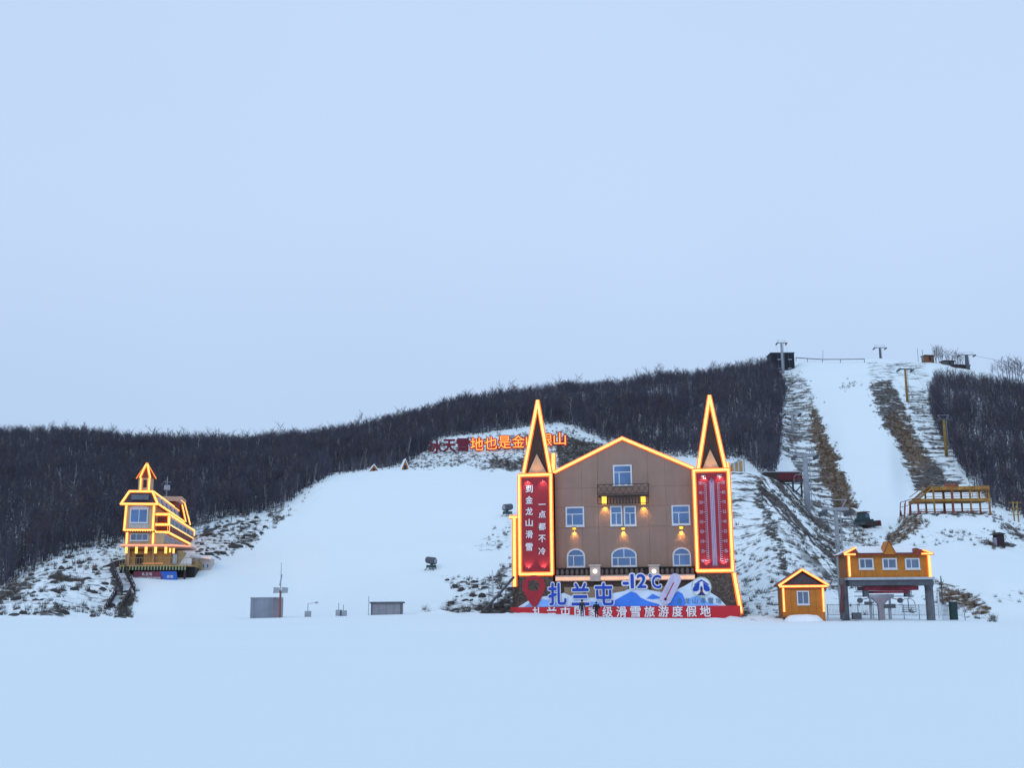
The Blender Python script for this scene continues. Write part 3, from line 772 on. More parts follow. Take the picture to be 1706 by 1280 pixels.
def glass_mat(name, col, rough=.12):
    m, n, l, b = _nodes(name)
    b.inputs['Roughness'].default_value = rough; b.inputs['Specular IOR Level'].default_value = .8
    b.inputs['Metallic'].default_value = .35
    tc = n.new('ShaderNodeTexCoord'); no = n.new('ShaderNodeTexNoise'); no.inputs['Scale'].default_value = .45
    l.new(tc.outputs['Object'], no.inputs['Vector'])
    mr = n.new('ShaderNodeMapRange'); mr.inputs['To Min'].default_value = .35; mr.inputs['To Max'].default_value = 1.6; l.new(no.outputs[0], mr.inputs[0])
    vm = n.new('ShaderNodeVectorMath'); vm.operation = 'SCALE'; vm.inputs[0].default_value = col; l.new(mr.outputs[0], vm.inputs['Scale'])
    l.new(vm.outputs[0], b.inputs['Base Color'])
    return m
M_GLASS = glass_mat('blue_glass', (.10, .20, .40))
M_GLASSD = glass_mat('dim_glass', (.12, .17, .26), .2)

def spot(name, loc, aim, energy, col, size, parent, blend=.8, rad=.05):
    li = bpy.data.lights.new(name, 'SPOT'); li.energy = energy; li.color = col; li.spot_size = size; li.spot_blend = blend; li.shadow_soft_size = rad
    o = bpy.data.objects.new(name, li); COL.objects.link(o); o.parent = parent; o.location = loc
    o.rotation_euler = (Vector(loc) - Vector(aim)).to_track_quat('Z', 'Y').to_euler()
    return o

def window(parent, r, v, trans=None, muls=(), arch=False, top_mul=None, fw=.16, glass=None, name='window', frame=None, proud=.12):
    """white window: frame mesh, panes as its children.  trans and muls are fractions of height / width"""
    u0, z0, u1, z1 = r; F = MB(); w, h = u1 - u0, z1 - z0
    W_ = frame or M_WHITE; G_ = glass or M_GLASS
    v0 = v - proud
    if arch:
        n = 14; hs = h * (.42 if w < h * 1.1 else .40); zc = z1 - hs
        out = [(u0, z0), (u1, z0)] + [(u0 + w / 2 + w / 2 * math.cos(math.pi * k / n), zc + hs * math.sin(math.pi * k / n)) for k in range(n + 1)]
        cu, cz = (u0 + u1) / 2, (z0 + z1) / 2
        inn = [(cu + (a - cu) * (1 - 2 * fw / w), cz + (b - cz) * (1 - 2 * fw / h)) for a, b in out]
        F.ring(out, inn, v0, v)
    else:
        F.box((u0, v0, z0), (u0 + fw, v, z1)); F.box((u1 - fw, v0, z0), (u1, v, z1))
        F.box((u0 + fw, v0, z1 - fw), (u1 - fw, v, z1)); F.box((u0 + fw, v0, z0), (u1 - fw, v, z0 + fw))
    F.box((u0 - .05, v0 - .06, z0 - .09), (u1 + .05, v, z0 - .003))
    zt = z0 + h * trans if trans else z1
    t = fw * .6
    if trans: F.box((u0 + fw, v0 + .02, zt - t / 2), (u1 - fw, v, zt + t / 2))
    for m_ in muls: F.box((u0 + w * m_ - t / 2, v0 + .025, z0 + fw), (u0 + w * m_ + t / 2, v, (zt - t / 2) if trans else z1 - fw))
    if top_mul: F.box((u0 + w * top_mul - t / 2, v0 + .025, zt + t / 2), (u0 + w * top_mul + t / 2, v, z1 - fw))
    f = F.build(name, W_, parent)
    vp = v - proud * .45
    xs = [u0 + fw * .9] + [u0 + w * m_ for m_ in muls] + [u1 - fw * .9]
    for a, b in zip(xs[:-1], xs[1:]):
        MB().box((a, vp, z0 + fw * .9), (b - .004, vp + .02, zt - .004 if trans else z1 - fw * .9)).build('pane', G_, f)
    if trans:
        if arch:
            pts = [(cu + (a - cu) * (1 - 1.8 * fw / w), cz + (b - cz) * (1 - 1.8 * fw / h)) for a, b in out if b >= zt]
            pts = [(max(x, u0 + fw * .9), z) for x, z in pts]
            pts = [(u0 + fw * .9, zt)] + [(u1 - fw * .9, zt)] + [p_ for p_ in pts if p_[1] > zt + .03]
            MB().prism(pts, vp, vp + .02).build('pane', G_, f)
        else:
            MB().box((u0 + fw * .9, vp, zt + .004), (u1 - fw * .9, vp + .02, z1 - fw * .9)).build('pane', G_, f)
    return f

# ------------------------------------------------------------------ the gabled ski lodge with its two towers
FB = Frame(12.1, 125.0, math.atan2(-4, 23))
lodge = fthing('ski_lodge', 'tan gabled lodge with two pointed towers outlined in amber light strips', 'building', FB)
L_, Z_ = FB.loc, FB.loc
eL, ap, eR = FB.loc(925, 789), FB.loc(1036.5, 733), FB.loc(1155, 783)
ze_ = (eL[1] + eR[1]) / 2; eL, eR = (eL[0], ze_), (eR[0], ze_)
def roofz(u): return ap[1] - (ap[1] - ze_) * abs(u - ap[0]) / ((ap[0] - eL[0]) if u < ap[0] else (eR[0] - ap[0]))
DEP = 15.0
MB().prism([(eL[0], -1.5), (eR[0], -1.5), eR, ap, eL], .12, DEP).build('wall', M_WBACK, lodge)
cols_ = [FB.loc(x, 860)[0] for x in (925, 970, 997, 1081, 1110, 1155)]
rows_ = [FB.loc(1036, y)[1] for y in (948, 878, 844, 812)]
g = .009
for a, b in zip(cols_[:-1], cols_[1:]):
    for c, d in zip(rows_, rows_[1:] + [None]):
        if d is not None: MB().box((a + g, 0, c + g), (b - g, .1, d - g)).build('wall_panel', M_WALL, lodge)
        else:
            top = [(b - g, roofz(b) - .03)] + ([(ap[0], ap[1] - .03)] if a < ap[0] < b else []) + [(a + g, roofz(a) - .03)]
            MB().prism([(a + g, c + g), (b - g, c + g)] + top, 0, .1).build('wall_panel', M_WALL, lodge)
zr = rows_[0]
for a, b, c, d in ((eL, ap, -1, 0), (ap, eR, 0, 1)):
    m_ = MB(); dx, dz_ = b[0] - a[0], b[1] - a[1]; L2 = math.hypot(dx, dz_); nx, nz = -dz_ / L2, dx / L2
    P = [(a[0], a[1] + .02), (b[0], b[1] + .02), (b[0] + nx * .28, b[1] + nz * .28), (a[0] + nx * .28, a[1] + nz * .28)]
    m_.prism(P, -.13, DEP + .3)
    m_.build('roof', M_ROOFB, lodge)
    s_ = MB(); s_.prism([(x + nx * .30, z + nz * .30) for x, z in P[:2]] + [(x + nx * .12, z + nz * .12) for x, z in P[2:][::1]], .3, DEP)
    s_.build('roof_snow', M_SNOWC, lodge)
led_ = MB()
led_.led((eL[0], -.14, eL[1] + .14), (ap[0], -.14, ap[1] + .14), (0, -1, 0), .125, .23); led_.build('roof_light_strip', LED, lodge)
led_ = MB(); led_.led((ap[0], -.145, ap[1] + .14), (eR[0], -.145, eR[1] + .14), (0, -1, 0), .125, .23); led_.build('roof_light_strip', LED, lodge)
# windows
for (x0, y0, x1, y1, tr, mu) in ((1021.5, 775, 1053, 809, .64, (.32,)), (942.5, 845, 973.5, 877.5, .62, (.36,)), (1119, 842, 1150, 875, .62, (.38,)),
                                 (1016.5, 843.5, 1037, 876.5, .64, (.5,)), (1039.3, 843.5, 1060, 876.5, .64, (.5,))):
    window(lodge, FB.rect(x0, y0, x1, y1), -.003, tr, mu)
window(lodge, FB.rect(944.5, 914.5, 975, 946), -.003, .62, (.37,), True)
window(lodge, FB.rect(1120.5, 912.5, 1151.5, 944), -.003, .62, (.37,), True)
window(lodge, FB.rect(1018.5, 913, 1061, 945), -.003, .48, (.26, .74), True, .5)
# balcony
b0 = FB.rect(997, 808.5, 1081, 826); b1 = FB.rect(997, 826, 1081, 840.5)
bal = MB().box((b0[0], -1.0, b0[1] - .14), (b0[2], -.004, b0[1])).build('balcony', M_IRON, lodge)
rl = MB()
for z in (b0[3], b0[1] + .12): rl.bar((b0[0], -.96, z), (b0[2], -.96, z), .07); 
for u in (b0[0], b0[2]): rl.bar((u, -.96, b0[1]), (u, -.96, b0[3]), .08); rl.bar((u, -.96, b0[3]), (u, -.02, b0[3]), .06)
rl.build('rail', M_IRON, bal)
nx_ = 8
for k in range(nx_):
    a = b0[0] + (b0[2] - b0[0]) * k / nx_; b = b0[0] + (b0[2] - b0[0]) * (k + 1) / nx_
    MB().bar((a, -.96, b0[1] + .12), (b, -.96, b0[3]), .045).bar((a, -.93, b0[3]), (b, -.93, b0[1] + .12), .045).build('lattice', M_IRON, bal)
sk = MB(); sk.bar((b1[0], -.95, b1[1]), (b1[2], -.95, b1[1]), .07); sk.bar((b1[0], -.95, b1[1]), (b1[0], -.95, b1[3] - .15), .07); sk.bar((b1[2], -.95, b1[1]), (b1[2], -.95, b1[3] - .15), .07)
sk.build('skirt_frame', M_IRON, bal)
for k in range(11):
    u = FB.loc(1013 + k * 5.2, 833)[0]
    MB().box((u - .075, -.98, b1[1] + .04), (u + .075, -.92, b1[3] - .15)).build('slat', M_IRON, bal)
# wall lamps
def wall_lamp(px, y0, y1, v, e):
    u0, z0, u1, z1 = FB.rect(px - 4.2, y0, px + 4.2, y1, v)
    c = (u0 + u1) / 2
    h = MB().box((c - .22, v - .36, z1 - .1), (c + .22, v, z1)).build('wall_lamp', M_LAMPM, lodge)
    MB().tube([(c, v - .16, z0), (c, v - .16, z1 - .1)], [.17, .2], 10).build('diffuser', GL_LAMP, h, True)
    spot('lamp_light', (c, v - .22, z0 - .03), (c, v, z0 - 1.0), e, (1, .46, .05), R(80), lodge, 1.0)
wall_lamp(957, 878.5, 883, -.003, 330); wall_lamp(1038.5, 878.5, 883, -.003, 330); wall_lamp(1135, 876.5, 882, -.003, 420)
for px in (1006.5, 1071.5):
    u0, z0, u1, z1 = FB.rect(px - 4.6, 827, px + 4.6, 840.5, -.9)
    c = (u0 + u1) / 2
    h = MB().box((u0 - .04, -1.02, z1 - .06), (u1 + .04, -.5, z1 + .03)).build('wall_lamp', M_LAMPM, lodge)
    MB().box((u0 + .06, -.94, z0), (u1 - .06, -.6, z1 - .06)).build('diffuser', GL_LAMP, h)
    spot('lamp_light', (c, -.3, z0 - .02), (c, 0, z0 - 1.2), 300, (1, .46, .05), R(90), lodge, 1.0)
# cornice with round tile ends, pillars, light ledge, stone storey below
c0 = FB.rect(925, 947, 1158, 958.5, -.9)
MB().box((c0[0], -.75, c0[1]), (c0[2], .1, c0[3])).build('cornice', mat('dark_brown_tile', (.07, .052, .05), .8, .2), lodge)
capm = MB(); capm.box((c0[0], -1.05, c0[3]), (c0[2], .1, c0[3] + .1)); capm.build('coping', M_IRON, lodge)
M_TILE = mat('round_tile', (.15, .12, .115), .8, .2)
tb = MB(); tb.tube([(0, 0, 0), (0, 0, .16), (0, 0, .32), (0, 0, .48), (0, 0, .62)], [.12, .2, .21, .17, .12], 8)
tb_o = None
k = 0
for i in range(28):
    u = c0[0] + .25 + i * (c0[2] - c0[0] - .5) / 27
    px_ = 925 + (1158 - 925) * (i + .5) / 28
    if 980 < px_ < 1004 or 1078 < px_ < 1102: continue
    if tb_o is None: tb_o = tb.build('baluster', M_TILE, lodge, True)
    else: tb_o = link('baluster', tb_o.data, lodge)
    tb_o.location = (u, -.93, c0[1] + .04)
lz = FB.rect(925, 961, 1158, 966.5, -1.1)
MB().box((lz[0], -1.05, lz[1] - .1), (lz[2], .1, c0[1] - .004)).build('ledge', M_CREAM, lodge)
MB().box((lz[0] + .05, -1.15, lz[1]), (lz[2] - .05, -1.054, lz[3])).build('ledge_light', GL_PEACH, lodge)
for px in (992, 1090):
    p_ = FB.rect(px - 8.5, 944, px + 8.5, 966, -1.2)
    c = (p_[0] + p_[2]) / 2
    pil = MB().box((p_[0], -1.6, p_[1] - .2), (p_[2], -.7, p_[3])).build('pillar', M_CREAM, lodge, bevel=.04)
    MB().box((p_[0] - .1, -1.7, p_[3]), (p_[2] + .1, -.65, p_[3] + .16)).build('pillar_cap', M_CREAM, pil)
    lm = MB(); lm.tube([(c, -1.76, (p_[1] + p_[3]) / 2 + .15), (c, -1.6, (p_[1] + p_[3]) / 2 + .15)], [.19, .22], 12); lm.build('pillar_lamp', GL_WHITE, pil, True)
sw = FB.rect(920, 967, 1160, 1040, -.7)
MB().box((sw[0], -.7, -1.5), (sw[2], .1, lz[1] - .1)).build('lower_wall', mat('dim_brown_wall', (.085, .06, .055), .85, .2), lodge)
lp = FB.rect(938, 978, 1120, 1012, -.75)
for k in range(5):
    a = lp[0] + (lp[2] - lp[0]) * k / 5
    MB().box((a + .15, -.76, -1), (a + (lp[2] - lp[0]) / 5 - .15, -.704, lp[3])).build('lower_panel', M_TAN, lodge)
# towers
TV = -1.2
def tower(bx, apex, base_px, spire_px, tri, label):
    u0, z0, u1, z1 = FB.rect(*bx, TV); w = u1 - u0; dp = 4.2
    t = MB().box((u0 - .05, TV + .1, z0 - .1), (u1 + .05, TV + dp, z1)).build('tower', M_WALL, lodge); tag(t, label)
    bl, br = FB.loc(base_px[0], 1036, TV)[0], FB.loc(base_px[1], 1036, TV)[0]
    bz = -1.6
    B = MB(); f = TV - .02
    vs = [(bl, f - .5, bz), (br, f - .5, bz), (br, TV + dp, bz), (bl, TV + dp, bz), (u0 - .03, f, z0 - .1), (u1 + .03, f, z0 - .1), (u1 + .03, TV + dp, z0 - .1), (u0 - .03, TV + dp, z0 - .1)]
    B.add(vs, [(3, 2, 1, 0), (4, 5, 6, 7), (0, 1, 5, 4), (1, 2, 6, 5), (2, 3, 7, 6), (3, 0, 4, 7)]); B.build('stone_base', M_STONE, t)
    # spire
    s0, s1 = FB.loc(spire_px[0], bx[1], TV)[0], FB.loc(spire_px[1], bx[1], TV)[0]; sw_ = s1 - s0
    vc = TV + .25 + sw_ / 2; au, az = FB.loc(*apex, vc)
    zb = z1 + .12
    MB().box((u0 - .1, TV - .1, z1 + .002), (u1 + .1, TV + dp, zb)).build('tower_cap', M_ROOFB, t)
    V = [(s0, TV + .25, zb), (s1, TV + .25, zb), (s1, TV + .25 + sw_, zb), (s0, TV + .25 + sw_, zb), (au, vc, az)]
    sp = MB().add(V, [(0, 1, 4), (1, 2, 4), (2, 3, 4), (3, 0, 4), (3, 2, 1, 0)]).build('spire', M_ROOFB, t)
    l1 = MB(); n1 = Vector((0, -1, .15))
    l1.led(Vector(V[0]) + Vector((0, -.05, 0)), Vector(V[4]) + Vector((0, -.12, 0)), n1, .135, .25); l1.build('spire_light_strip', LED, t)
    l1 = MB(); l1.led(Vector(V[1]) + Vector((0, -.05, 0)), Vector(V[4]) + Vector((0, -.125, 0)), n1, .135, .25); l1.build('spire_light_strip', LED, t)
    ta, tz = FB.loc(tri[0], tri[1], TV); tl, tr_ = FB.loc(tri[2], bx[1], TV)[0], FB.loc(tri[3], bx[1], TV)[0]
    MB().prism([(tl, zb + .003), (tr_, zb + .003), (ta, tz)], TV + .02, TV + 1.2).build('gable', mat('peach_gable', (.52, .34, .22), .8, .08, 1, .2, lines=('Z', 3)), t)
    spot('gable_light', (ta, TV - 1.3, z1 + .3), (ta, TV, (zb + tz) / 2), 75, (1, .50, .22), R(80), lodge)
    return t, (u0, z0, u1, z1)
tl_, rL = tower((866, 792, 919, 957), (896, 669), (853, 925), (871.5, 917), (894, 757, 879, 911), 'left tower with the slogan banner on its face')
tr2, rR = tower((1159, 784, 1217, 951.5), (1182, 661), (1160, 1236), (1163, 1209), (1183, 749, 1170, 1199), 'right tower with the thermometer banner on its face')
# corner light lines on the towers' far sides and flared base
a, b = FB.p(922, 758, 1.6), FB.p(922, 786, 1.6)
q = MB().box((a.x - .12, 1.62, b.z - .4), (a.x + .12, 2.0, a.z)).build('chimney', M_TAN, lodge); l1 = MB(); l1.led(a, b, (0, -1, 0), .2, .32); l1.build('light_strip', LED, q)
a, b = FB.p(1211, 773, 1.6), FB.p(1213, 786, 1.6)
q = MB().box((a.x - .12, 1.62, b.z - .4), (a.x + .12, 2.0, a.z)).build('chimney', M_TAN, lodge); l1 = MB(); l1.led(a, b, (0, -1, 0), .18, .3); l1.build('light_strip', LED, q)
a, b = FB.p(1223, 957, TV - .1), FB.p(1237, 1035, TV - .55)
l1 = MB(); l1.led(a, b, (.15, -1, 0), .15, .28); l1.build('base_light_strip', LED, tr2)
s_ = FB.rect(853.5, 862, 866, 1036, 1.0)
sb_ = MB().box((s_[0], 1.0, -1.5), (s_[2] + .6, 4.5, s_[3])).build('side_buttress', M_STONE, lodge)
a, b = FB.p(857, 864, .98), FB.p(857.5, 976, .98)
l1 = MB(); l1.led(a, b, (0, -1, 0), .16, .30); l1.build('light_strip', LED, sb_)
a, b = FB.p(850, 862, .97), FB.p(862, 862, .97)
l1 = MB(); l1.led(a, b, (0, -1, 0), .12, .24); l1.build('light_strip', LED, sb_)

# ------------------------------------------------------------------ banners on the towers
def banner(r, name, label):
    u0, z0, u1, z1 = r; v = TV - .12
    t = fthing(name, label, 'banner', FB, 'red banners on the lodge towers')
    MB().box((u0 + .1, v, z0 + .1), (u1 - .1, v + .2, z1 - .1)).build('panel', M_RED, t)
    for p_, q_ in (((u0, z0), (u1, z0)), ((u1, z0), (u1, z1)), ((u1, z1), (u0, z1)), ((u0, z1), (u0, z0))):
        l1 = MB(); l1.led((p_[0], v, p_[1]), (q_[0], v, q_[1]), (0, -1, 0), .12, .24); l1.build('light_strip', LED, t)
    for f in (.27, .75):
        c = u0 + (u1 - u0) * f
        for zz, sg in ((z1 - .42, -1), (z0 + .42, 1)):
            MB().box((c - .13, v - .42, zz - .07), (c + .13, v - .28, zz + .07)).build('flood_lamp', M_LAMPM, t)
            spot('flood_light', (c, v - .34, zz + sg * .09), (c, v, zz + sg * .75), 70, (1, .62, .5), R(95), t, .7)
    return t, v
bn, bv = banner(rL, 'slogan_banner', 'red vertical banner with white slogan characters on the tower beside the snow dome')
for ch, py in zip('到金龙山滑雪', (815, 833.6, 852.5, 871.5, 891, 912)):
    u, z = FB.loc(882, py, TV); letters('character', ch, u, z, .80, .84, bv - .06, M_WHITEP, bn, .02, .05)
for ch, py in zip('一点都不冷', (841, 857.5, 878, 898, 919)):
    u, z = FB.loc(903.5, py, TV); letters('character', ch, u, z, .80, .80, bv - .06, M_WHITEP, bn, .02, .05)
bt, bv = banner(rR, 'thermometer_banner', 'red vertical banner printed with a tall thermometer scale')
M_LILAC = mat('lilac_print', (.48, .40, .52), .6, .05)
M_LILACD = mat('mauve_print', (.30, .13, .25), .6, .05)
u0, z0, u1, z1 = rR
cu = (u0 + u1) / 2 + .02
tu0, tz0 = FB.loc(1188, 944, TV); tz1 = FB.loc(1186, 797, TV)[1]
MB().prism([(cu - .28, tz0), (cu + .28, tz0), (cu + .28, tz1 - .3), (cu, tz1), (cu - .28, tz1 - .3)], bv - .03, bv - .004).build('tube_ground', M_LILACD, bt)
MB().box((cu - .2, bv - .05, tz0 + .1), (cu - .11, bv - .033, tz1 - .35)).box((cu + .11, bv - .05, tz0 + .1), (cu + .2, bv - .033, tz1 - .35)).build('tube_outline', M_LILAC, bt)
MB().box((cu - .05, bv - .06, tz0 + .2), (cu + .05, bv - .033, tz1 - .5)).build('tube_column', M_LILAC, bt)
zt0, zt1 = FB.loc(1188, 935, TV)[1], FB.loc(1188, 805, TV)[1]
for sg in (-1, 1):
    m_ = MB()
    for k in range(41):
        z = zt0 + (zt1 - zt0) * k / 40; L3 = .36 if k % 5 == 0 else .22
        a = cu + sg * .62
        m_.box((a, bv - .04, z - .028), (a + sg * L3, bv - .004, z + .028))
    m_.box((cu + sg * .58, bv - .04, zt0), (cu + sg * .62 - sg * .002, bv - .004, zt1))
    tag(m_.build('scale_marks', M_LILAC, bt), kind='stuff')
    for k in range(9):
        z = zt0 + (zt1 - zt0) * k / 8
        letters('numeral', str(abs(-30 + k * 10)) if sg < 0 else str(abs(-20 + k * 15)), cu + sg * 1.22, z, .36, .34, bv - .04, M_LILAC, bt, .01, .035)
    letters('unit_mark', '℃' if sg < 0 else '℉', cu + sg * .85, zt1 + .62, .5, .42, bv - .04, M_WHITEP, bt, .01, .035)

# ------------------------------------------------------------------ the big sign in front
FS = Frame(12.4, 119.6, math.atan2(-3.2, 23))
sg_ = fthing('ski_resort_sign', 'long sign with red base, blue mountains, big blue characters and a red map pin', 'sign', FS)
def pl(pts, v=0): return [FS.loc(x, y, v) for x, y in pts]
rb = FS.rect(850.5, 1011, 1234, 1045, 0)
zt = rb[3]
MB().box((rb[0], 0, -1.6), (rb[2], .5, zt)).build('red_base', mat('sign_red', (.55, .024, .038), .55, .06, .6), sg_)
for k, ch in enumerate('扎兰屯国家级滑雪旅游度假地'):
    u, z = FS.loc(896 + k * 23.25, 1021.2 - k * .2, 0); letters('character', ch, u, z, 1.08, 1.12, -.08, M_WHITEP, sg_, .018, .075)
M_PALE = mat('pale_snow_print', (.66, .76, .90), .6, .10, .5); M_BLUEM = mat('blue_mountain_print', (.055, .21, .76), .6, .25, .35); M_SKYM = mat('light_blue_print', (.22, .43, .90), .6, .2, .4)
MB().prism(pl([(862, 1012.5), (879, 1002), (899, 995), (920, 993), (939, 988.5), (950, 993), (973, 997), (1000, 996), (1023, 988.5), (1040, 985.5), (1050, 981), (1064, 983), (1079, 983), (1101, 987), (1116, 986), (1129, 982),
               (1140, 977), (1152, 970), (1160, 965), (1180, 966), (1184, 988), (1197, 996), (1211, 1011)]), .12, .3).build('mountain', M_PALE, sg_)
for m_, P in ((M_SKYM, [(874, 1011.5), (884, 1004), (899, 999), (912, 1000), (925, 1004), (940, 1011.5)]), (M_SKYM, [(948, 1011), (956, 1001), (975, 1003), (1000, 1004), (1012, 1011)]),
              (M_BLUEM, [(1010, 1011), (1026, 1000), (1040, 992), (1051.5, 986), (1060, 989), (1067, 996), (1079, 1002), (1097, 1007), (1100, 1011)]), (M_BLUEM, [(1077, 998), (1087, 990), (1097, 994.5), (1101, 997), (1088, 999)]),
              (M_BLUEM, [(1112, 1010), (1118, 996), (1124, 989.5), (1130, 986), (1137, 990), (1141, 1000), (1142, 1010)]), (M_SKYM, [(1143, 1010), (1147, 998), (1160, 993), (1175, 1002), (1200, 1010)])):
    MB().prism(pl(P), .06, .115).build('mountain_face', m_, sg_)
for ch, x0, x1 in (('扎', 913.5, 944), ('兰', 952, 982), ('屯', 991, 1022.5)):
    u0, z0, u1, z1 = FS.rect(x0, 971.5, x1, 1009.5, 0)
    letters('character_outline', ch, (u0 + u1) / 2, (z0 + z1) / 2, u1 - u0, z1 - z0, -.10, M_WHITEP, sg_, .068, .14, base=.024)
    letters('character', ch, (u0 + u1) / 2, (z0 + z1) / 2, u1 - u0, z1 - z0, -.20, M_BLUE, sg_, .024, .095)
for ch, x0, y0, x1, y1 in (('-', 1037.5, 970, 1047.5, 975), ('1', 1050.5, 957, 1056, 981), ('2', 1061, 957, 1076.5, 980.5), ('°', 1080.5, 956.5, 1086, 963), ('C', 1086, 958.5, 1101.5, 981)):
    u0, z0, u1, z1 = FS.rect(x0, y0, x1, y1, 0)
    letters('character_outline', ch, (u0 + u1) / 2, (z0 + z1) / 2, u1 - u0, z1 - z0, -.10, M_WHITEP, sg_, .085, .14, base=.02)
    letters('character', ch, (u0 + u1) / 2, (z0 + z1) / 2, u1 - u0, z1 - z0, -.20, M_BLUE, sg_, .02, .095)
st_ = MB()
for x in (1045, 1075, 1098): u, z = FS.loc(x, 985, .2); st_.bar((u, .2, z - .8), (u, .2, z + 1.2), .1)
st_.build('support_post', M_GREY, sg_)
# tilted thermometer
p0, p1 = FS.p(1106.5, 1003.5, 0), FS.p(1127.5, 960.5, 0); ax = (p1 - p0).normalized(); nn = Vector((-ax.z, 0, ax.x)); rr = .60
def capsule(a, b, r, n=10):
    P = []
    th0 = math.atan2(ax.z, ax.x)
    for k in range(n + 1): t = th0 - math.pi / 2 + math.pi * k / n; P.append((b.x + r * math.cos(t), b.z + r * math.sin(t)))
    for k in range(n + 1): t = th0 + math.pi / 2 + math.pi * k / n; P.append((a.x + r * math.cos(t), a.z + r * math.sin(t)))
    return P
q0, q1 = p0 + ax * rr * .7, p1 - ax * rr * .6
MB().prism(capsule(q0, q1, rr), -.22, .05).build('thermometer', mat('lavender_print', (.55, .50, .68), .6, .06), sg_)
MB().prism(capsule(q0, q0 + ax * 1.75, .05), -.245, -.222).build('thermometer_line', M_RED, sg_)
MB().prism(capsule(q0 - ax * .12, q0 - ax * .1, .14), -.25, -.222).build('thermometer_bulb', mat('dark_red_print', (.12, .015, .03), .6), sg_)
tk_ = MB()
for k in range(10):
    c = q0 + ax * (.5 + k * .2)
    tk_.bar((c + nn * .18).to_tuple()[:1] + (-.232,) + ((c + nn * .18).z,), (c + nn * .36).to_tuple()[:1] + (-.232,) + ((c + nn * .36).z,), .03)
tk_.build('thermometer_scale', mat('grey_print', (.3, .28, .4), .6), sg_)
# map pin
cu_, cz_ = FS.loc(889, 978, 0); tip = FS.loc(890.5, 1012, 0); ro = 1.22
out, inn = [], []
for k in range(32):
    t = 2 * math.pi * k / 32
    x, z = math.cos(t), math.sin(t)
    if z < -.25:
        f = (-.25 - z) / .75
        ou, oz = cu_ + ro * x * (1 - .05 * f), cz_ + ro * z - (cz_ - ro - tip[1]) * f ** 1.6
        ou = cu_ + (ou - cu_) * (1 - .25 * f) + (tip[0] - cu_) * f
    else: ou, oz = cu_ + ro * x, cz_ + ro * z * .96
    out.append((ou, oz))
    s_ = max(abs(x), abs(z)); k2 = .62 * (1 / s_) ** .55
    inn.append((cu_ + x * k2 * .95, cz_ + .12 + z * k2 * .88))
MB().ring(out, inn, -.05, .3).build('map_pin', mat('pin_red', (.36, .02, .035), .5, .08), sg_)
# emblem
eu, ez = FS.loc(1168.5, 978.5, 0); er = 1.02
disc = lambda r, n=28: [(eu + r * math.cos(6.2832 * k / n), ez + r * math.sin(6.2832 * k / n)) for k in range(n)]
em = MB().prism(disc(er), -.02, .1).build('emblem_disc', M_WHITEP, sg_)
MB().ring(disc(er), disc(er * .9), -.06, -.022).build('emblem_rim', mat('pale_green_print', (.45, .58, .52), .6), em)
for s in (-1, 1):
    X = lambda d: 1168.5 + s * d
    MB().prism(pl([(X(14.5), 983.5), (X(13), 978.5), (X(8), 974), (X(2.8), 971), (X(4.2), 983.5), (X(8), 986), (X(12), 986)]), -.08, -.025).build('emblem_leaf', M_BLUE, em)
    MB().prism(pl([(X(12.5), 974.5), (X(6), 969.5), (X(0), 966), (X(0), 968.5), (X(6), 972), (X(11.5), 976)]), -.08, -.025).build('emblem_roof', M_BLUE, em)
MB().prism(pl([(1161, 992.5), (1164.5, 989.5), (1167, 986), (1166.5, 980), (1168.5, 976.5), (1170.5, 980), (1170.5, 986), (1173, 989.5), (1176.5, 992.5)]), -.085, -.025).build('emblem_figure', mat('navy_print', (.02, .035, .16), .6), em)
MB().prism(pl([(1167.3, 984), (1169.8, 984), (1169.8, 988), (1167.3, 988)]), -.10, -.088).build('emblem_dot', M_RED, em)
for k, ch in enumerate('金龙山滑雪场'):
    u, z = FS.loc(1132 + k * 13, 1001.5, 0); letters('small_character', ch, u, z, .56, .6, .0, mat('slate_print', (.10, .22, .36), .6), sg_, .004, .05)

# ------------------------------------------------------------------ people
M_SKIN = mat('skin', (.42, .27, .20), .6, .05)
def person(name, label, pos, yaw, h, joints, rad, mats, hair, group=None):
    """one continuous skinned body; joints: name -> (pos, parent)"""
    t = thing(name, label, 'person', pos, yaw, group)
    names = list(joints); me = bpy.data.meshes.new('body')
    vs = [Vector(joints[k][0]) * h for k in names]
    es = [(names.index(joints[k][1]), i) for i, k in enumerate(names) if joints[k][1]]
    me.from_pydata(vs, es, [])
    o = link('body', me)
    md = o.modifiers.new('skin', 'SKIN'); md.use_smooth_shade = True
    sv = me.skin_vertices[0].data
    for i, k in enumerate(names): sv[i].radius = tuple(x * h for x in rad[k]); sv[i].use_root = (k == 'pelvis')
    o.modifiers.new('subdivision', 'SUBSURF').levels = 2
    bpy.context.view_layer.update()
    m2 = bpy.data.meshes.new_from_object(o.evaluated_get(bpy.context.evaluated_depsgraph_get()))
    bpy.data.objects.remove(o)
    for m in mats: m2.materials.append(m)
    hi, waist, shoe = .845 * h, .47 * h, .045 * h
    for p_ in m2.polygons:
        z = p_.center.z; x = p_.center.x
        hand = abs(x) > .1 * h and z < .455 * h and z > .36 * h
        p_.material_index = 0 if z > hi or hand else (3 if z < shoe else (2 if z < waist and abs(x) < .14 * h else 1))
        p_.use_smooth = True
    b = link('body', m2, t)
    if hair:
        bm = bmesh.new(); bmesh.ops.create_uvsphere(bm, u_segments=14, v_segments=10, radius=.066 * h)
        for v in bm.verts:
            v.co.z *= 1.12; v.co += Vector((0, -.012 * h, .942 * h))
        bmesh.ops.delete(bm, geom=[v for v in bm.verts if v.co.z < .925 * h and v.co.y > -.01 * h], context='VERTS')
        mm = bpy.data.meshes.new('hair'); bm.to_mesh(mm); bm.free(); mm.materials.append(hair); link('hair', mm, t)
    return t
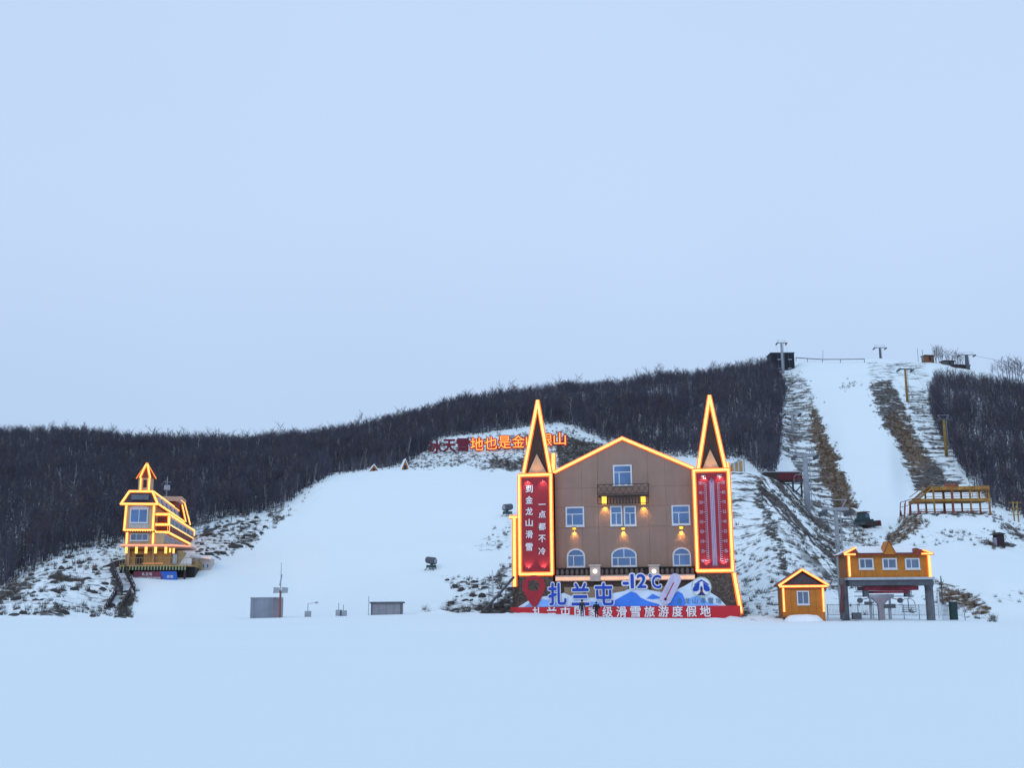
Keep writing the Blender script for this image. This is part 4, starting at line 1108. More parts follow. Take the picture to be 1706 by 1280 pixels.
def fingers(J, Rd, s, base, d):
    w = Vector(base); dn = Vector(d).normalized(); sdv = Vector((0, 1, 0))
    J['palm' + s] = (tuple(w + dn * .045), 'wrist' + s); Rd['palm' + s] = (.021, .012)
    for k, (o_, L4) in enumerate(((-.019, .036), (-.007, .044), (.006, .042), (.018, .034))):
        a = w + dn * .055 + sdv * o_; m_ = a + dn * L4 * .55; e = m_ + dn * L4 * .4 + Vector((-.008 if s == 'R' else .008, 0, 0))
        J['f%d' % k + s] = (tuple(m_), 'palm' + s); J['g%d' % k + s] = (tuple(e), 'f%d' % k + s); Rd['f%d' % k + s] = (.0055, .0055); Rd['g%d' % k + s] = (.0045, .0045)
    th = w + dn * .028 + sdv * .026; J['t' + s] = (tuple(th), 'wrist' + s); J['u' + s] = (tuple(th + dn * .025 + sdv * .008), 't' + s); Rd['t' + s] = (.007, .007); Rd['u' + s] = (.005, .005)
def skeleton(pockets, stride=.03, wide=1.0):
    J = {'pelvis': ((0, 0, .50), None), 'spine': ((0, .01, .60), 'pelvis'), 'chest': ((0, 0, .72), 'spine'), 'neck': ((0, 0, .835), 'chest'), 'jaw': ((0, .012, .875), 'neck'), 'head': ((0, .005, .935), 'jaw'), 'crown': ((0, 0, .975), 'head'),
         'nose': ((0, .062, .915), 'jaw')}
    Rd = {'pelvis': (.095 * wide, .075 * wide), 'spine': (.09 * wide, .07 * wide), 'chest': (.105 * wide, .075 * wide), 'neck': (.038, .036), 'jaw': (.044, .05), 'head': (.05, .058), 'crown': (.034, .04), 'nose': (.012, .012)}
    for s, x in (('L', -1), ('R', 1)):
        J['hip' + s] = ((.055 * x, 0, .47), 'pelvis'); J['knee' + s] = ((.062 * x, .012 + stride * x * .6, .27), 'hip' + s); J['ankle' + s] = ((.065 * x, -.012 + stride * x, .045), 'knee' + s); J['toe' + s] = ((.072 * x, .075 + stride * x, .02), 'ankle' + s)
        Rd['hip' + s] = (.065, .065); Rd['knee' + s] = (.04, .042); Rd['ankle' + s] = (.028, .03); Rd['toe' + s] = (.024, .018)
        J['sho' + s] = ((.115 * x * wide, 0, .795), 'chest'); Rd['sho' + s] = (.048 * wide, .048 * wide)
        if pockets:
            J['elb' + s] = ((.175 * x * wide, -.05, .63), 'sho' + s); J['wrist' + s] = ((.115 * x * wide, .055, .535), 'elb' + s); Rd['elb' + s] = (.042 * wide, .042 * wide); Rd['wrist' + s] = (.032, .032)
        else:
            J['elb' + s] = ((.145 * x, -.015, .625), 'sho' + s); J['wrist' + s] = ((.152 * x, .03, .475), 'elb' + s); Rd['elb' + s] = (.034, .034); Rd['wrist' + s] = (.02, .017)
            fingers(J, Rd, s, J['wrist' + s][0], (0, .15, -1))
    return J, Rd
M_BLK = mat('black_coat', (.014, .015, .02), .85, .2); M_NAVY = mat('navy_jacket', (.03, .035, .055), .85, .2); M_JEAN = mat('blue_jeans', (.045, .07, .12), .9, .2); M_SHOE = mat('dark_shoe', (.012, .012, .014), .7); M_HAIR = mat('black_hair', (.01, .009, .01), .7)
J, Rd = skeleton(False)
gp = ground(970, 117.3); person('person', 'person in a navy jacket and jeans standing upright before the red sign', (gp.x, gp.y, gp.z - .05), R(8), 1.74, J, Rd, [M_SKIN, M_NAVY, M_JEAN, M_SHOE], M_HAIR, 'people on the snow')
J, Rd = skeleton(True, .015, 1.22)
gp = ground(994, 117.0); person('person', 'stocky person in a bulky black coat with hands in pockets before the red sign', (gp.x, gp.y, gp.z - .05), R(-20), 1.62, J, Rd, [M_SKIN, M_BLK, M_BLK, M_SHOE], M_HAIR, 'people on the snow')
J, Rd = skeleton(False)
gp = ground(1502, 206); person('person', 'tiny person standing on the ski run left of the orange platform', gp, R(60), 1.7, J, Rd, [M_SKIN, M_BLK, M_NAVY, M_SHOE], M_HAIR, 'people on the snow')

# ------------------------------------------------------------------ the hotel on the left slope
hz = Vector((-48.9, 158.0, 0)); hdir = Vector((-7.6, 44.0, 0)).normalized(); hrz = math.atan2(-hdir.x, hdir.y)
FH = Frame(hz.x, hz.y, hrz)
LED_MAIN = LED; LED = [glow('hotel_strip_core', (1.0, .46, .10), 2.3), glow('hotel_strip_bloom', (1.0, .21, .02), 1.2)]  # hotel strips: bright core, then amber glow painted as their bloom
hotel = fthing('hillside_hotel', 'narrow cream hotel with turret and amber light strips on the left slope', 'building', FH)
M_CRM = mat('cream_wall', (.52, .40, .25), .8, .1, 1.0, streak=.15); M_OCH = mat('ochre_wall', (.44, .28, .12), .8, .12, 1.0, streak=.15)
M_DRED = mat('dark_red_trim', (.22, .05, .035), .7, .15); M_MANS = mat('mansard_shingle', (.065, .05, .06), .8, .3, 3, .3)
HLED = dict(wc=.115, ws=.195, d=.1)
W0 = FH.loc(208.5, 860)[0]; W1 = FH.loc(256, 860)[0]           # front face
zb1, zb2 = FH.loc(235, 884)[1], FH.loc(235, 841)[1]     # bay storey
zc1 = FH.loc(235, 908)[1]; zg0 = FH.loc(235, 943)[1]
LEN = 40.0
def box_part(nm, a, b, m, parent=hotel, **k): return MB().box(a, b).build(nm, m, parent, **k)
gz0 = zg0 - 2.2
# ground storey, middle storey, bay storey
box_part('ground_storey', (W0 + .25, .7, gz0), (W1 + 2.4, LEN, zc1 - .15), M_OCH)
box_part('middle_storey', (W0 + .2, .35, zc1), (W1 + 1.45, LEN, zb1 - .3), M_CRM)
box_part('upper_storey', (W0, 0, zb1), (W1, LEN - 2, zb2), M_CRM)
# side gallery (projecting box along the right flank)
g0, g1 = 2.4, LEN - 3
gu = W1 + 1.75
zg_a, zg_b = zb1 - .25, zb2 - 1.15
gal = box_part('side_gallery', (W1 + .003, g0, zg_a), (gu, g1, zg_b), M_CRM)
box_part('gallery_parapet', (gu, g0 - .05, zg_a + .25), (gu + .12, g1, zg_a + 1.15), M_DRED, gal)
box_part('gallery_parapet', (W1 + .2, g0 - .14, zg_a + .25), (gu + .12, g0 - .055, zg_a + 1.15), M_DRED, gal)
for k in range(6):
    y = g0 + 1.2 + k * (g1 - g0 - 2) / 6; L5 = (g1 - g0 - 2) / 6 - .7
    f = MB().box((gu, y, zg_a + 1.35), (gu + .06, y + L5, zg_b - .35)).build('window', M_WHITE, gal)
    MB().box((gu + .062, y + .15, zg_a + 1.45), (gu + .09, y + L5 / 2 - .04, zg_b - .45)).build('pane', M_GLASSD, f)
    MB().box((gu + .062, y + L5 / 2 + .04, zg_a + 1.45), (gu + .09, y + L5 - .15, zg_b - .45)).build('pane', M_GLASSD, f)
fw_ = MB().box((W1 + .25, g0 - .06, zg_a + 1.3), (gu - .2, g0 - .003, zg_b - .3)).build('window', M_DRED, gal)
HS_ = dict(wc=.135, ws=.22, d=.11)
for p_, q_, n_ in (((gu, g0, zg_b), (gu, g1, zg_b), (1, -.6, 0)), ((gu, g0, zg_a + 1.2), (gu, g1, zg_a + 1.2), (1, -.6, 0)), ((gu, g0, zg_a + .12), (gu, g1, zg_a + .12), (1, -.6, 0)), ((gu, g1, zg_a), (gu, g1, zg_b), (1, -.6, 0)),
                   ((gu, g0, zg_a + .1), (gu, g0, zg_b), (.4, -1, 0)), ((W1, g0 - .15, zg_b), (gu, g0 - .15, zg_b), (0, -1, 0)), ((W1 + .1, g0 - .15, zg_a + 1.2), (gu, g0 - .15, zg_a + 1.2), (0, -1, 0)), ((W1 + .1, g0 - .15, zg_a + .12), (gu, g0 - .15, zg_a + .12), (0, -1, 0))):
    l1 = MB(); l1.led(p_, q_, n_, **HS_); l1.build('light_strip', LED, gal)
# front bay: window with shallow arched head, apron panel
wz0, wz1 = FH.loc(235, 872)[1], FH.loc(235, 848)[1]
window(hotel, (W0 + .65, wz0, W1 - .75, wz1), -.003, None, (.5,), False, None, .14, M_GLASS)
box_part('bay_apron', (W0 + .6, -.1, zb1 + .25), (W1 - .6, -.003, wz0 - .15), mat('pale_panel', (.50, .46, .44), .8, .1))
hd = MB(); n = 10
hd.prism([(W0 + .5, wz1), (W1 - .6, wz1)] + [((W0 + W1) / 2 - .05 + (W1 - W0 - 1.1) / 2 * math.cos(math.pi * k / n), wz1 + .02 + .4 * math.sin(math.pi * k / n)) for k in range(n + 1)], -.09, -.004); hd.build('window_head', M_WHITE, hotel)
sb = MB().box((W1 + .003, .5, wz0), (W1 + .05, 2.0, wz1)).build('window', M_WHITE, hotel); MB().box((W1 + .052, .65, wz0 + .15), (W1 + .08, 1.85, wz1 - .15)).build('pane', M_GLASSD, sb)
bot = MB()
for k in range(13): u = W0 - .1 + (W1 - W0 + .2) * k / 12; bot.box((u, -.25, zb1 - .28), (u + .16, .3, zb1 - .05))
bot.build('corbel_row', M_DRED, hotel)
for p_, q_ in (((W0, zb1), (W1, zb1)), ((W0, zb1), (W0 + .12, zb2)), ((W1, zb1), (W1, zb2))):
    l1 = MB(); l1.led((p_[0], -.06, p_[1]), (q_[0], -.06, q_[1]), (0, -1, 0), **HLED); l1.build('light_strip', LED, hotel)
l1 = MB(); l1.led((W1 + .06, 0, zb1), (W1 + .06, g0, zb1 - .05), (1, -.5, 0), **HLED); l1.build('light_strip', LED, hotel)
# middle storey windows and posts
mz0, mz1 = zc1 + .55, zb1 - .45
window(hotel, (W0 + .8, mz0, W1 - .6, mz1), .345, None, (.33, .66), False, None, .1, M_GLASSD)
for k in range(5):
    y = 2 + k * 5.6
    f = MB().box((W1 + 1.45, y, mz0), (W1 + 1.51, y + 4.2, mz1)).build('window', M_WHITE, hotel); MB().box((W1 + 1.512, y + .15, mz0 + .12), (W1 + 1.54, y + 4.05, mz1 - .12)).build('pane', M_GLASSD, f)
for u in (W0 + .35, W1 + .05): l1 = MB(); l1.led((u, .28, zc1 + .1), (u, .28, zb1 - .35), (0, -1, 0), **HLED); l1.build('light_strip', LED, hotel)
# canopy over the terrace with hanging light tubes
can = MB(); cz = zc1 - .1
can.add([(W0 - .1, -1.5, cz - .28), (2.0, -1.5, cz - .28), (4.3, 1.2, cz - .28), (4.3, 9, cz - .28), (W0 - .1, 9, cz - .28), (W0 - .1, -1.5, cz - .02), (2.0, -1.5, cz - .02), (4.3, 1.2, cz - .02), (4.3, 9, cz + .1), (W0 - .1, 9, cz + .1)],
        [(4, 3, 2, 1, 0), (5, 6, 7, 8, 9), (0, 1, 6, 5), (1, 2, 7, 6), (2, 3, 8, 7), (3, 4, 9, 8), (4, 0, 5, 9)])
cn = can.build('canopy', mat('peach_canopy', (.55, .36, .30), .8, .1), hotel)
for p_, q_ in (((W0 - .1, -1.52, cz - .05), (2.0, -1.52, cz - .05)), ((2.0, -1.52, cz - .05), (4.3, 1.18, cz - .05))):
    l1 = MB(); l1.led(p_, q_, (.2, -1, 0), .07, .16, .08); l1.build('light_strip', [glow('dim_strip', (1, .44, .26), 1.1), glow('dim_strip_bloom', (1, .25, .12), .5)], cn)  # flanks carry a weaker painted bloom
lampx = [209.8 + .9, 227.5, 243.5, 259.5, 276.5, 283.5, 289.5]
for i, px in enumerate(lampx):
    v = -1.3 if i < 5 else (.2 if i == 5 else 1.0)
    u, z1_ = FH.loc(px, 911.5 if i < 5 else 914, v); z0_ = FH.loc(px, 922.5 if i != 5 else 921, v)[1]
    h = MB().tube([(u, v, z1_), (u, v, z1_ + .25)], .05, 6).build('hanging_lamp', M_LAMPM, hotel)
    MB().tube([(u, v, z0_), (u, v, z1_)], .17 if i < 5 else .13, 8).build('lamp_tube', LED[0], h, True)
# ground storey front: door, mullions, posts
dz1 = FH.loc(230, 924)[1]; d0, d1 = FH.loc(224.5, 932)[0], FH.loc(237.5, 932)[0]
dr = box_part('door', (d0, .62, zg0), (d1, .697, dz1), M_BACK); box_part('handle', (d1 - .2, .56, zg0 + 1.0), (d1 - .14, .617, zg0 + 1.2), M_GREY, dr)
bd = FH.loc(235, 918)[1]
for zz in (bd, bd + .45): box_part('fascia_board', (W0 + .1, .55, zz), (W1 + 2.4, .695, zz + .16), M_DRED)
for px in (214, 255): u = FH.loc(px, 930, .5)[0]; box_part('porch_post', (u - .14, .3, zg0), (u + .14, .58, bd + .6), M_CRM)
f = MB().box((W1 + 2.4, 3, zg0 + .3), (W1 + 2.46, 8, zc1 - .9)).build('window', M_WHITE, hotel); MB().box((W1 + 2.462, 3.2, zg0 + .5), (W1 + 2.49, 7.8, zc1 - 1.1)).build('pane', M_GLASS, f)
# terrace deck, skirt, railing
tu0, tu1 = W0 - .05, 5.2
deck = MB().add([(tu0, -2.2, zg0 - .18), (4.2, -2.2, zg0 - .18), (tu1, 0, zg0 - .18), (tu1, 8, zg0 - .18), (tu0, 8, zg0 - .18), (tu0, -2.2, zg0), (4.2, -2.2, zg0), (tu1, 0, zg0), (tu1, 8, zg0), (tu0, 8, zg0)],
                [(4, 3, 2, 1, 0), (5, 6, 7, 8, 9), (0, 1, 6, 5), (1, 2, 7, 6), (2, 3, 8, 7), (3, 4, 9, 8), (4, 0, 5, 9)]).build('terrace', M_OCH, hotel)
M_GRN = mat('dark_green_board', (.02, .06, .05), .8, .2); M_STR = mat('pale_yellow_board', (.42, .40, .22), .8, .15)
zs0 = FH.loc(250, 950.5, -2.2)[1]
box_part('skirt', (tu0, -2.16, zs0), (4.2, -2.06, zg0 - .18), M_GRN, deck)
for k in range(22):
    u = tu0 + .15 + (4.2 - tu0 - .3) * k / 21; box_part('skirt_slat', (u - .06, -2.22, zs0), (u + .06, -2.163, zg0 - .184), M_STR if k % 1 == 0 else M_GRN, deck)
rl = MB(); rz_ = zg0 + 1.0
for zz in (rz_, zg0 + .12): rl.bar((tu0, -2.15, zz), (4.2, -2.15, zz), .06); rl.bar((4.2, -2.15, zz), (tu1, 0, zz), .06); rl.bar((tu1, 0, zz), (tu1, 8, zz), .06)
for k in range(25): u = tu0 + (4.2 - tu0) * k / 24; rl.bar((u, -2.15, zg0), (u, -2.15, rz_), .035)
for k in range(16): rl.bar((tu1, k * .53, zg0), (tu1, k * .53, rz_), .035)
rl.build('railing', mat('brass_rail', (.34, .27, .16), .5, .1), deck)
u, z = FH.loc(252, 938, -2.3); l1 = MB(); l1.led((u - 1.1, -2.24, zg0 + .22), (u + 1.5, -2.24, zg0 + .22), (0, -1, 0), .05, .06, .04); l1.build('light_strip', [glow('dim_strip2', (1, .36, .12), .5), M_OCH], deck)
for u in (tu0 + .2, -.2, 4.0): box_part('deck_post', (u - .13, -1.95, zs0 - 3.6), (u + .13, -1.7, zg0 - .184), M_BACK, deck)
box_part('undercroft_shade', (tu0 + .3, -.6, zs0 - 4), (tu1, 7.5, zg0 - .2), mat('void_shade', (.03, .028, .03), .9), deck)  # solid box coloured near-black for the shade under the deck
# mansard roof
rz0, rz1 = zb2, FH.loc(240, 819)[1]
ro_, ri = .55, .35
def frustum(u0, u1, v0, v1, z0, z1, i, ov): return [(u0 - ov, v0 - ov, z0), (u1 + ov, v0 - ov, z0), (u1 + ov, v1 + ov, z0), (u0 - ov, v1 + ov, z0), (u0 + i, v0 + i, z1), (u1 - i, v0 + i, z1), (u1 - i, v1 - i, z1), (u0 + i, v1 - i, z1)]
FC = [(3, 2, 1, 0), (4, 5, 6, 7), (0, 1, 5, 4), (1, 2, 6, 5), (2, 3, 7, 6), (3, 0, 4, 7)]
RV = frustum(W0, W1, 0, LEN - 8, rz0 + .003, rz1, ri, ro_)
rf = MB().add(RV, FC).build('mansard_roof', M_MANS, hotel)
RV2 = frustum(W0 - .2, W1 + .3, LEN - 8, LEN - 2, rz0 + .003, rz1 + 1.8, .5, .5)
rf2 = MB().add(RV2, FC).build('rear_roof', M_MANS, hotel)
box_part('roof_cabin', (W0 + .8, LEN - 15, rz1 + .003), (W1 - .1, LEN - 8.6, rz1 + .9), M_DRED); box_part('roof_slab', (W0 + .5, LEN - 15.5, rz1 + .905), (W1 + .3, LEN - 8.6, rz1 + 1.4), mat('peach_lit_slab', (.56, .36, .28), .8, .1))  # cream slab tinted peach to paint warm light on it
box_part('roof_slab', (W0 + .1, LEN - 8.5, rz1 + 1.803), (W1 + .1, LEN - 1.6, rz1 + 2.3), mat('peach_lit_slab', (.56, .36, .28), .8, .1))
def edge(p_, q_, n_, par): l1 = MB(); l1.led(p_, q_, n_, **(HS_ if n_[0] == 1 else HLED)); l1.build('light_strip', LED, par)
for a, b in ((4, 5), (0, 1), (0, 4), (1, 5)): edge(Vector(RV[a]) + Vector((0, -.06, 0)), Vector(RV[b]) + Vector((0, -.06, 0)), (0, -1, .2), rf)
for a, b in ((1, 2), (5, 6)): edge(Vector(RV[a]) + Vector((.06, 0, 0)), Vector(RV[b]) + Vector((.06, 0, 0)), (1, -.5, .2), rf)
for a, b in ((1, 5), (5, 6), (6, 2)): edge(Vector(RV2[a]) + Vector((.06, 0, 0)), Vector(RV2[b]) + Vector((.06, 0, 0)), (1, -.6, .2), rf2)
# front roof lettering board and side dormers
u0_, u1_ = W0 + .75, W1 - .75; zz0 = rz0 + (rz1 - rz0) * .33; zz1 = rz0 + (rz1 - rz0) * .72
MB().add([(u0_, -.62 + .33 * 0, zz0), (u1_, -.62, zz0), (u1_, -.36, zz1), (u0_, -.36, zz1), (u0_, -.1, zz0), (u1_, -.1, zz0), (u1_, .1, zz1), (u0_, .1, zz1)], FC[:0] + [(0, 1, 2, 3), (7, 6, 5, 4), (0, 4, 5, 1), (1, 5, 6, 2), (2, 6, 7, 3), (3, 7, 4, 0)]).build('roof_sign_board', mat('slate_board', (.12, .13, .17), .6, .2), rf)
for k in range(5):
    y = 2.4 + k * 5.2
    dm = MB().prism([(W1 - .1, rz0 + .35), (W1 + .52, rz0 + .35), (W1 + .52, rz1 - .8), (W1 + .3, rz1 - .55), (W1 - .1, rz1 - .55)], y, y + 1.5).build('dormer', M_WHITE, rf)
    MB().box((W1 + .522, y + .25, rz0 + .5), (W1 + .545, y + 1.25, rz1 - .9)).build('pane', M_GLASSD, dm)
# turret
tu, tz0 = FH.loc(242.5, 818, 1.4); tz1 = FH.loc(242.5, 797.5, 1.4)[1]; taz = FH.loc(243, 773, 1.4)[1]; tr_ = 1.02
def octa(r, z, n=6): return [(tu + r * math.cos(math.pi * 2 * k / n - math.pi / 2 + math.pi / n), 1.4 + r * math.sin(math.pi * 2 * k / n - math.pi / 2 + math.pi / n), z) for k in range(n)]
tq = MB().add(octa(tr_, tz0 - .3) + octa(tr_, tz1), [tuple(range(6)), tuple(range(6, 12))] + [(k, (k + 1) % 6, (k + 1) % 6 + 6, k + 6) for k in range(6)]).build('turret', M_CRM, hotel)
tc_ = octa(tr_ + .2, tz1 + .002)
MB().add(tc_ + [(tu, 1.4, taz)], [tuple(range(6))] + [(k, (k + 1) % 6, 6) for k in range(6)]).build('turret_roof', M_DRED, tq)
for k in range(6):
    P = Vector(tc_[k]); nn = Vector((P.x - tu, P.y - 1.4, .5))
    if P.y < 2.0 or True: edge(P + nn * .03, Vector((tu, 1.4, taz)) + nn * .03, nn, tq)
bs = octa(tr_ + .02, 0)
for k in (5, 0): edge(Vector((bs[k][0], bs[k][1], tz0 - .2)), Vector((bs[k][0], bs[k][1], tz1 - .1)), (bs[k][0] - tu, bs[k][1] - 1.4, 0), tq)
nw = octa(tr_ * .9, 0)
MB().box((tu - .22, 1.4 - tr_ * .866 - .04, tz0 + .35), (tu + .22, 1.4 - tr_ * .866 + .1, tz1 - .3)).build('window', M_BACK, tq)
an = MB(); an.tube([(-.6, 12, rz1), (-.6, 12, rz1 + 3.4)], .05, 6); an.bar((-1.2, 12, rz1 + 2.6), (0, 12, rz1 + 2.6), .05); an.box((-1.0, 11.6, rz1 + 1.4), (-.2, 12.4, rz1 + 2.1)); an.build('roof_antenna', M_GREY, hotel)
# low annex to the right
FA = Frame(-45.6, 164.0, hrz)
ann = fthing('hotel_annex', 'low cream annex with snowy roof beside the lit hotel', 'building', FA)
a = FA.rect(319, 931, 351, 952); h_ = FA.loc(335, 926)[1]
MB().box((a[0], 0, a[1] - 1.5), (a[2], 6, a[3])).build('wall', M_CREAM, ann)
MB().box((a[0] - .2, -.3, a[3] + .002), (a[2] + .2, 6.3, h_)).build('snowy_roof', M_SNOWC, ann, bevel=.12)
t_ = FA.rect(319, 936.5, 335.5, 950.5, -.5); MB().box((t_[0], -.6, t_[1] - .6), (t_[2], -.003, t_[3])).build('shed', M_OCH, ann)
for px in (339, 346): w_ = FA.rect(px - 2.5, 939, px + 2.5, 948); f = MB().box((w_[0], -.06, w_[1]), (w_[2], -.003, w_[3])).build('window', M_WHITE, ann); MB().box((w_[0] + .08, -.09, w_[1] + .1), (w_[2] - .08, -.063, w_[3] - .1)).build('pane', M_GLASSD, f)
l1 = MB(); p_, q_ = FA.p(336, 929, -.4), FA.p(351, 931, -.4); l1.led(p_, q_, (0, -1, 0), .07, .16); l1.build('light_strip', [glow('dim_strip3', (1, .5, .35), .7), M_SNOWC], ann)
MB().box((a[2] - 1.0, 1, h_ + .002), (a[2] + .1, 2.4, h_ + .5)).build('chimney_box', M_BACK, ann)
# banner under the terrace
FN = Frame(FH.p(222, 960, 0).x * 0 + hz.x, hz.y, hrz); FN.o = FH.o + FH.v * (-2.6)
bn2 = fthing('terrace_banner', 'maroon and blue printed banner below the hotel terrace', 'banner', FN)
r_ = FN.rect(222, 952.5, 298, 972)
um = FN.loc(270, 960)[0]; z0_, z1_ = r_[1], r_[3]
MB().prism([(r_[0], z0_), (um + .25, z0_), (um - .25, z1_), (r_[0], z1_)], 0, .08).build('maroon_panel', mat('maroon_print', (.17, .045, .075), .7, .1), bn2)
MB().prism([(um + .26, z0_), (r_[2] - .1, z0_), (r_[2] - .35, z1_), (um - .24, z1_)], 0, .08).build('blue_panel', mat('banner_blue', (.035, .12, .48), .6, .1), bn2)
for k in range(3): u, z = FN.loc(239 + k * 6, 957); letters('character', '扎兰屯'[k], u, z, .38, .38, -.03, M_WHITEP, bn2, .006, .025)
for k in range(13): u, z = FN.loc(224.5 + k * 3.45, 963.5); letters('character', '扎兰屯国家级滑雪旅游度假地'[k], u, z, .25, .28, -.03, M_WHITEP, bn2, .003, .025)
for k in range(2): u, z = FN.loc(280 + k * 6, 961.5); letters('character', '滑雪'[k], u, z, .4, .36, -.03, M_WHITEP, bn2, .004, .025)
# hillside stairway: two snowy flights with dark boarded sides
def stair(A, B, w, n, nm, label):
    A, B = Vector(A), Vector(B); d = (B - A); dh = Vector((d.x, d.y, 0)); L6 = dh.length; dh.normalize(); sdv = Vector((-dh.y, dh.x, 0))
    t = thing(nm, label, 'stairs', A, 0, 'stairway beside the hotel')
    loc = lambda f, s, z: Vector(dh) * L6 * f + sdv * s + Vector((0, 0, d.z * f + z))
    for k in range(n):
        f0, f1 = k / n, (k + 1) / n; zz = d.z * (f0 + f1) / 2
        c0, c1 = dh * L6 * f0, dh * L6 * f1
        vs = [c0 - sdv * w / 2, c0 + sdv * w / 2, c1 + sdv * w / 2, c1 - sdv * w / 2]
        V = [Vector((v.x, v.y, zz - .12)) for v in vs] + [Vector((v.x, v.y, zz + .06 + .03 * (k % 3))) for v in vs]
        MB().add(V, FC).build('tread', M_SNOWC, t)
    for s in (-1, 1):
        nb_ = max(4, n // 2); dn_ = -3.4 if s > 0 else -2.2
        for k in range(nb_):
            f0, f1 = (k + .02) / nb_, (k + .98) / nb_
            a, b = loc(f0, s * w / 2, 0), loc(f1, s * w / 2, 0)
            V = []
            for off in (-.05, .05):
                V += [a + sdv * off + Vector((0, 0, dn_)), b + sdv * off + Vector((0, 0, dn_)), b + sdv * off + Vector((0, 0, .75)), a + sdv * off + Vector((0, 0, .75))]
            MB().add(V, [(0, 1, 2, 3), (7, 6, 5, 4), (0, 4, 5, 1), (1, 5, 6, 2), (2, 6, 7, 3), (3, 7, 4, 0)]).build('side_board', mat('weathered_dark_board', (.045, .04, .05), .9, .4, 2.5), t)
        r1 = MB(); r1.bar(loc(0, s * w / 2, 1.15), loc(1, s * w / 2, 1.15), .09); r1.build('handrail', M_IRON, t)
        for k in range(0, nb_ + 1): r1 = MB(); r1.bar(loc(k / nb_, s * w / 2, -1.8), loc(k / nb_, s * w / 2, 1.15), .1); r1.build('post', M_IRON, t)
    return t
P0, P1, P2 = at(194, 946, 158), at(214, 991, 146), at(186, 1027, 135)
stair(P0, P1, 1.5, 14, 'stairway', 'upper snowy flight of the dark timber stairway below the hotel terrace')
stair(P1 + Vector((-.4, -.6, -.1)), P2, 1.7, 14, 'stairway', 'lower snowy flight of the dark timber stairway ending at the snow field')
sh = thing('stair_shelter', 'dark lean-to roof at the head of the stairway left of the hotel', 'shelter', at(190, 945, 160)); o_ = sh.location
a_, b_, c_ = at(172, 944, 160) - o_, at(196, 934, 160) - o_, at(212, 936, 160) - o_
MB().add([a_, b_, c_, c_ + Vector((0, 0, -1.3)), b_ + Vector((0, 0, -1.0)), a_ + Vector((0, 0, -.2))] + [v + Vector((0, 3, .3)) for v in (a_, b_, c_, c_ + Vector((0, 0, -1.3)), b_ + Vector((0, 0, -1.0)), a_ + Vector((0, 0, -.2)))],
         [(0, 1, 4, 5), (1, 2, 3, 4), (6, 7, 10, 11), (7, 8, 9, 10), (0, 1, 7, 6), (1, 2, 8, 7), (3, 4, 10, 9), (4, 5, 11, 10), (5, 0, 6, 11), (2, 3, 9, 8)]).build('roof', M_BACK, sh)
for q in (a_, c_): MB().bar(q, q + Vector((0, 1.5, -2.5)), .15).build('post', M_IRON, sh)

LED = LED_MAIN

# ------------------------------------------------------------------ things on the snow field edge
def front(px, Y, rz=0.0): g_ = ground(px, Y); return Frame(g_.x, g_.y, rz, 0)
FG = front(440, 116.8, R(4))
ct_ = fthing('storage_container', 'plain grey metal container cabin with antenna mast at the field edge', 'cabin', FG)
r_ = FG.rect(417, 997, 455, 1034); r2 = FG.rect(455, 997, 466.5, 1034)
M_CONT = mat('grey_blue_sheet', (.22, .25, .31), .6, .08, 1, .2, lines=('X', 2.5), streak=.2)
MB().box((r_[0], 0, r_[1] - .5), (r_[2], 2.4, r_[3])).build('body', M_CONT, ct_)
MB().box((r_[0] - .05, -.05, r_[3] + .002), (r2[2], 2.45, r_[3] + .08)).build('roof', M_GREY, ct_)
MB().add([(r2[0] + .003, .05, r2[1] - .5), (r2[2], .7, r2[1] - .5), (r2[2], 2.4, r2[1] - .5), (r2[0] + .003, 2.4, r2[1] - .5), (r2[0] + .003, .05, r2[3] - .02), (r2[2], .7, r2[3] - .02), (r2[2], 2.4, r2[3] - .02), (r2[0] + .003, 2.4, r2[3] - .02)], FC).build('side_wall', mat('pinkish_grey_sheet', (.30, .26, .30), .6, .1), ct_)
MB().box((r_[0] - 1.1, -.3, r_[1] + .05), (r_[2] + 4.4, -.1, r_[1] + .13)).build('skid', M_DGREY, ct_)
FM = front(466, 116.5)
ms = fthing('light_mast', 'tall thin mast with two square floodlights and antenna beside the grey container', 'mast', FM)
b_, t_ = FM.loc(466, 1034)[1], FM.loc(466, 938)[1]; zm = FM.loc(466, 985)[1]
MB().tube([(0, 0, b_ - .4), (0, 0, zm)], .10, 8).build('pole', mat('rusty_pole', (.22, .10, .08), .7, .2), ms)
MB().tube([(0, 0, zm), (0, 0, t_)], [.055, .025], 6).build('antenna', M_GREY, ms)
MB().bar((-.1, 0, t_ - 2.3), (.1, 0, t_ - 1.2), .12).build('antenna_loop', M_GREY, ms)
for s in (-1, 1):
    f = MB().add([(s * .42 - .3, -.1, zm - .25), (s * .42 + .3, -.1, zm - .2), (s * .42 + .3, .05, zm + .32), (s * .42 - .3, .05, zm + .38), (s * .42 - .3, .1, zm - .25), (s * .42 + .3, .1, zm - .2), (s * .42 + .3, .25, zm + .32), (s * .42 - .3, .25, zm + .38)],
                 [(0, 1, 2, 3), (7, 6, 5, 4), (0, 4, 5, 1), (1, 5, 6, 2), (2, 6, 7, 3), (3, 7, 4, 0)]).build('floodlight', M_GREY, ms)
    MB().bar((0, .05, zm), (s * .42, .05, zm), .06).build('bracket', M_DGREY, ms)
FK = front(643, 119)
kb = fthing('ticket_booth', 'low grey panelled hut with dark flat roof on the snow', 'cabin', FK)
r_ = FK.rect(618.5, 1006, 668.5, 1030)
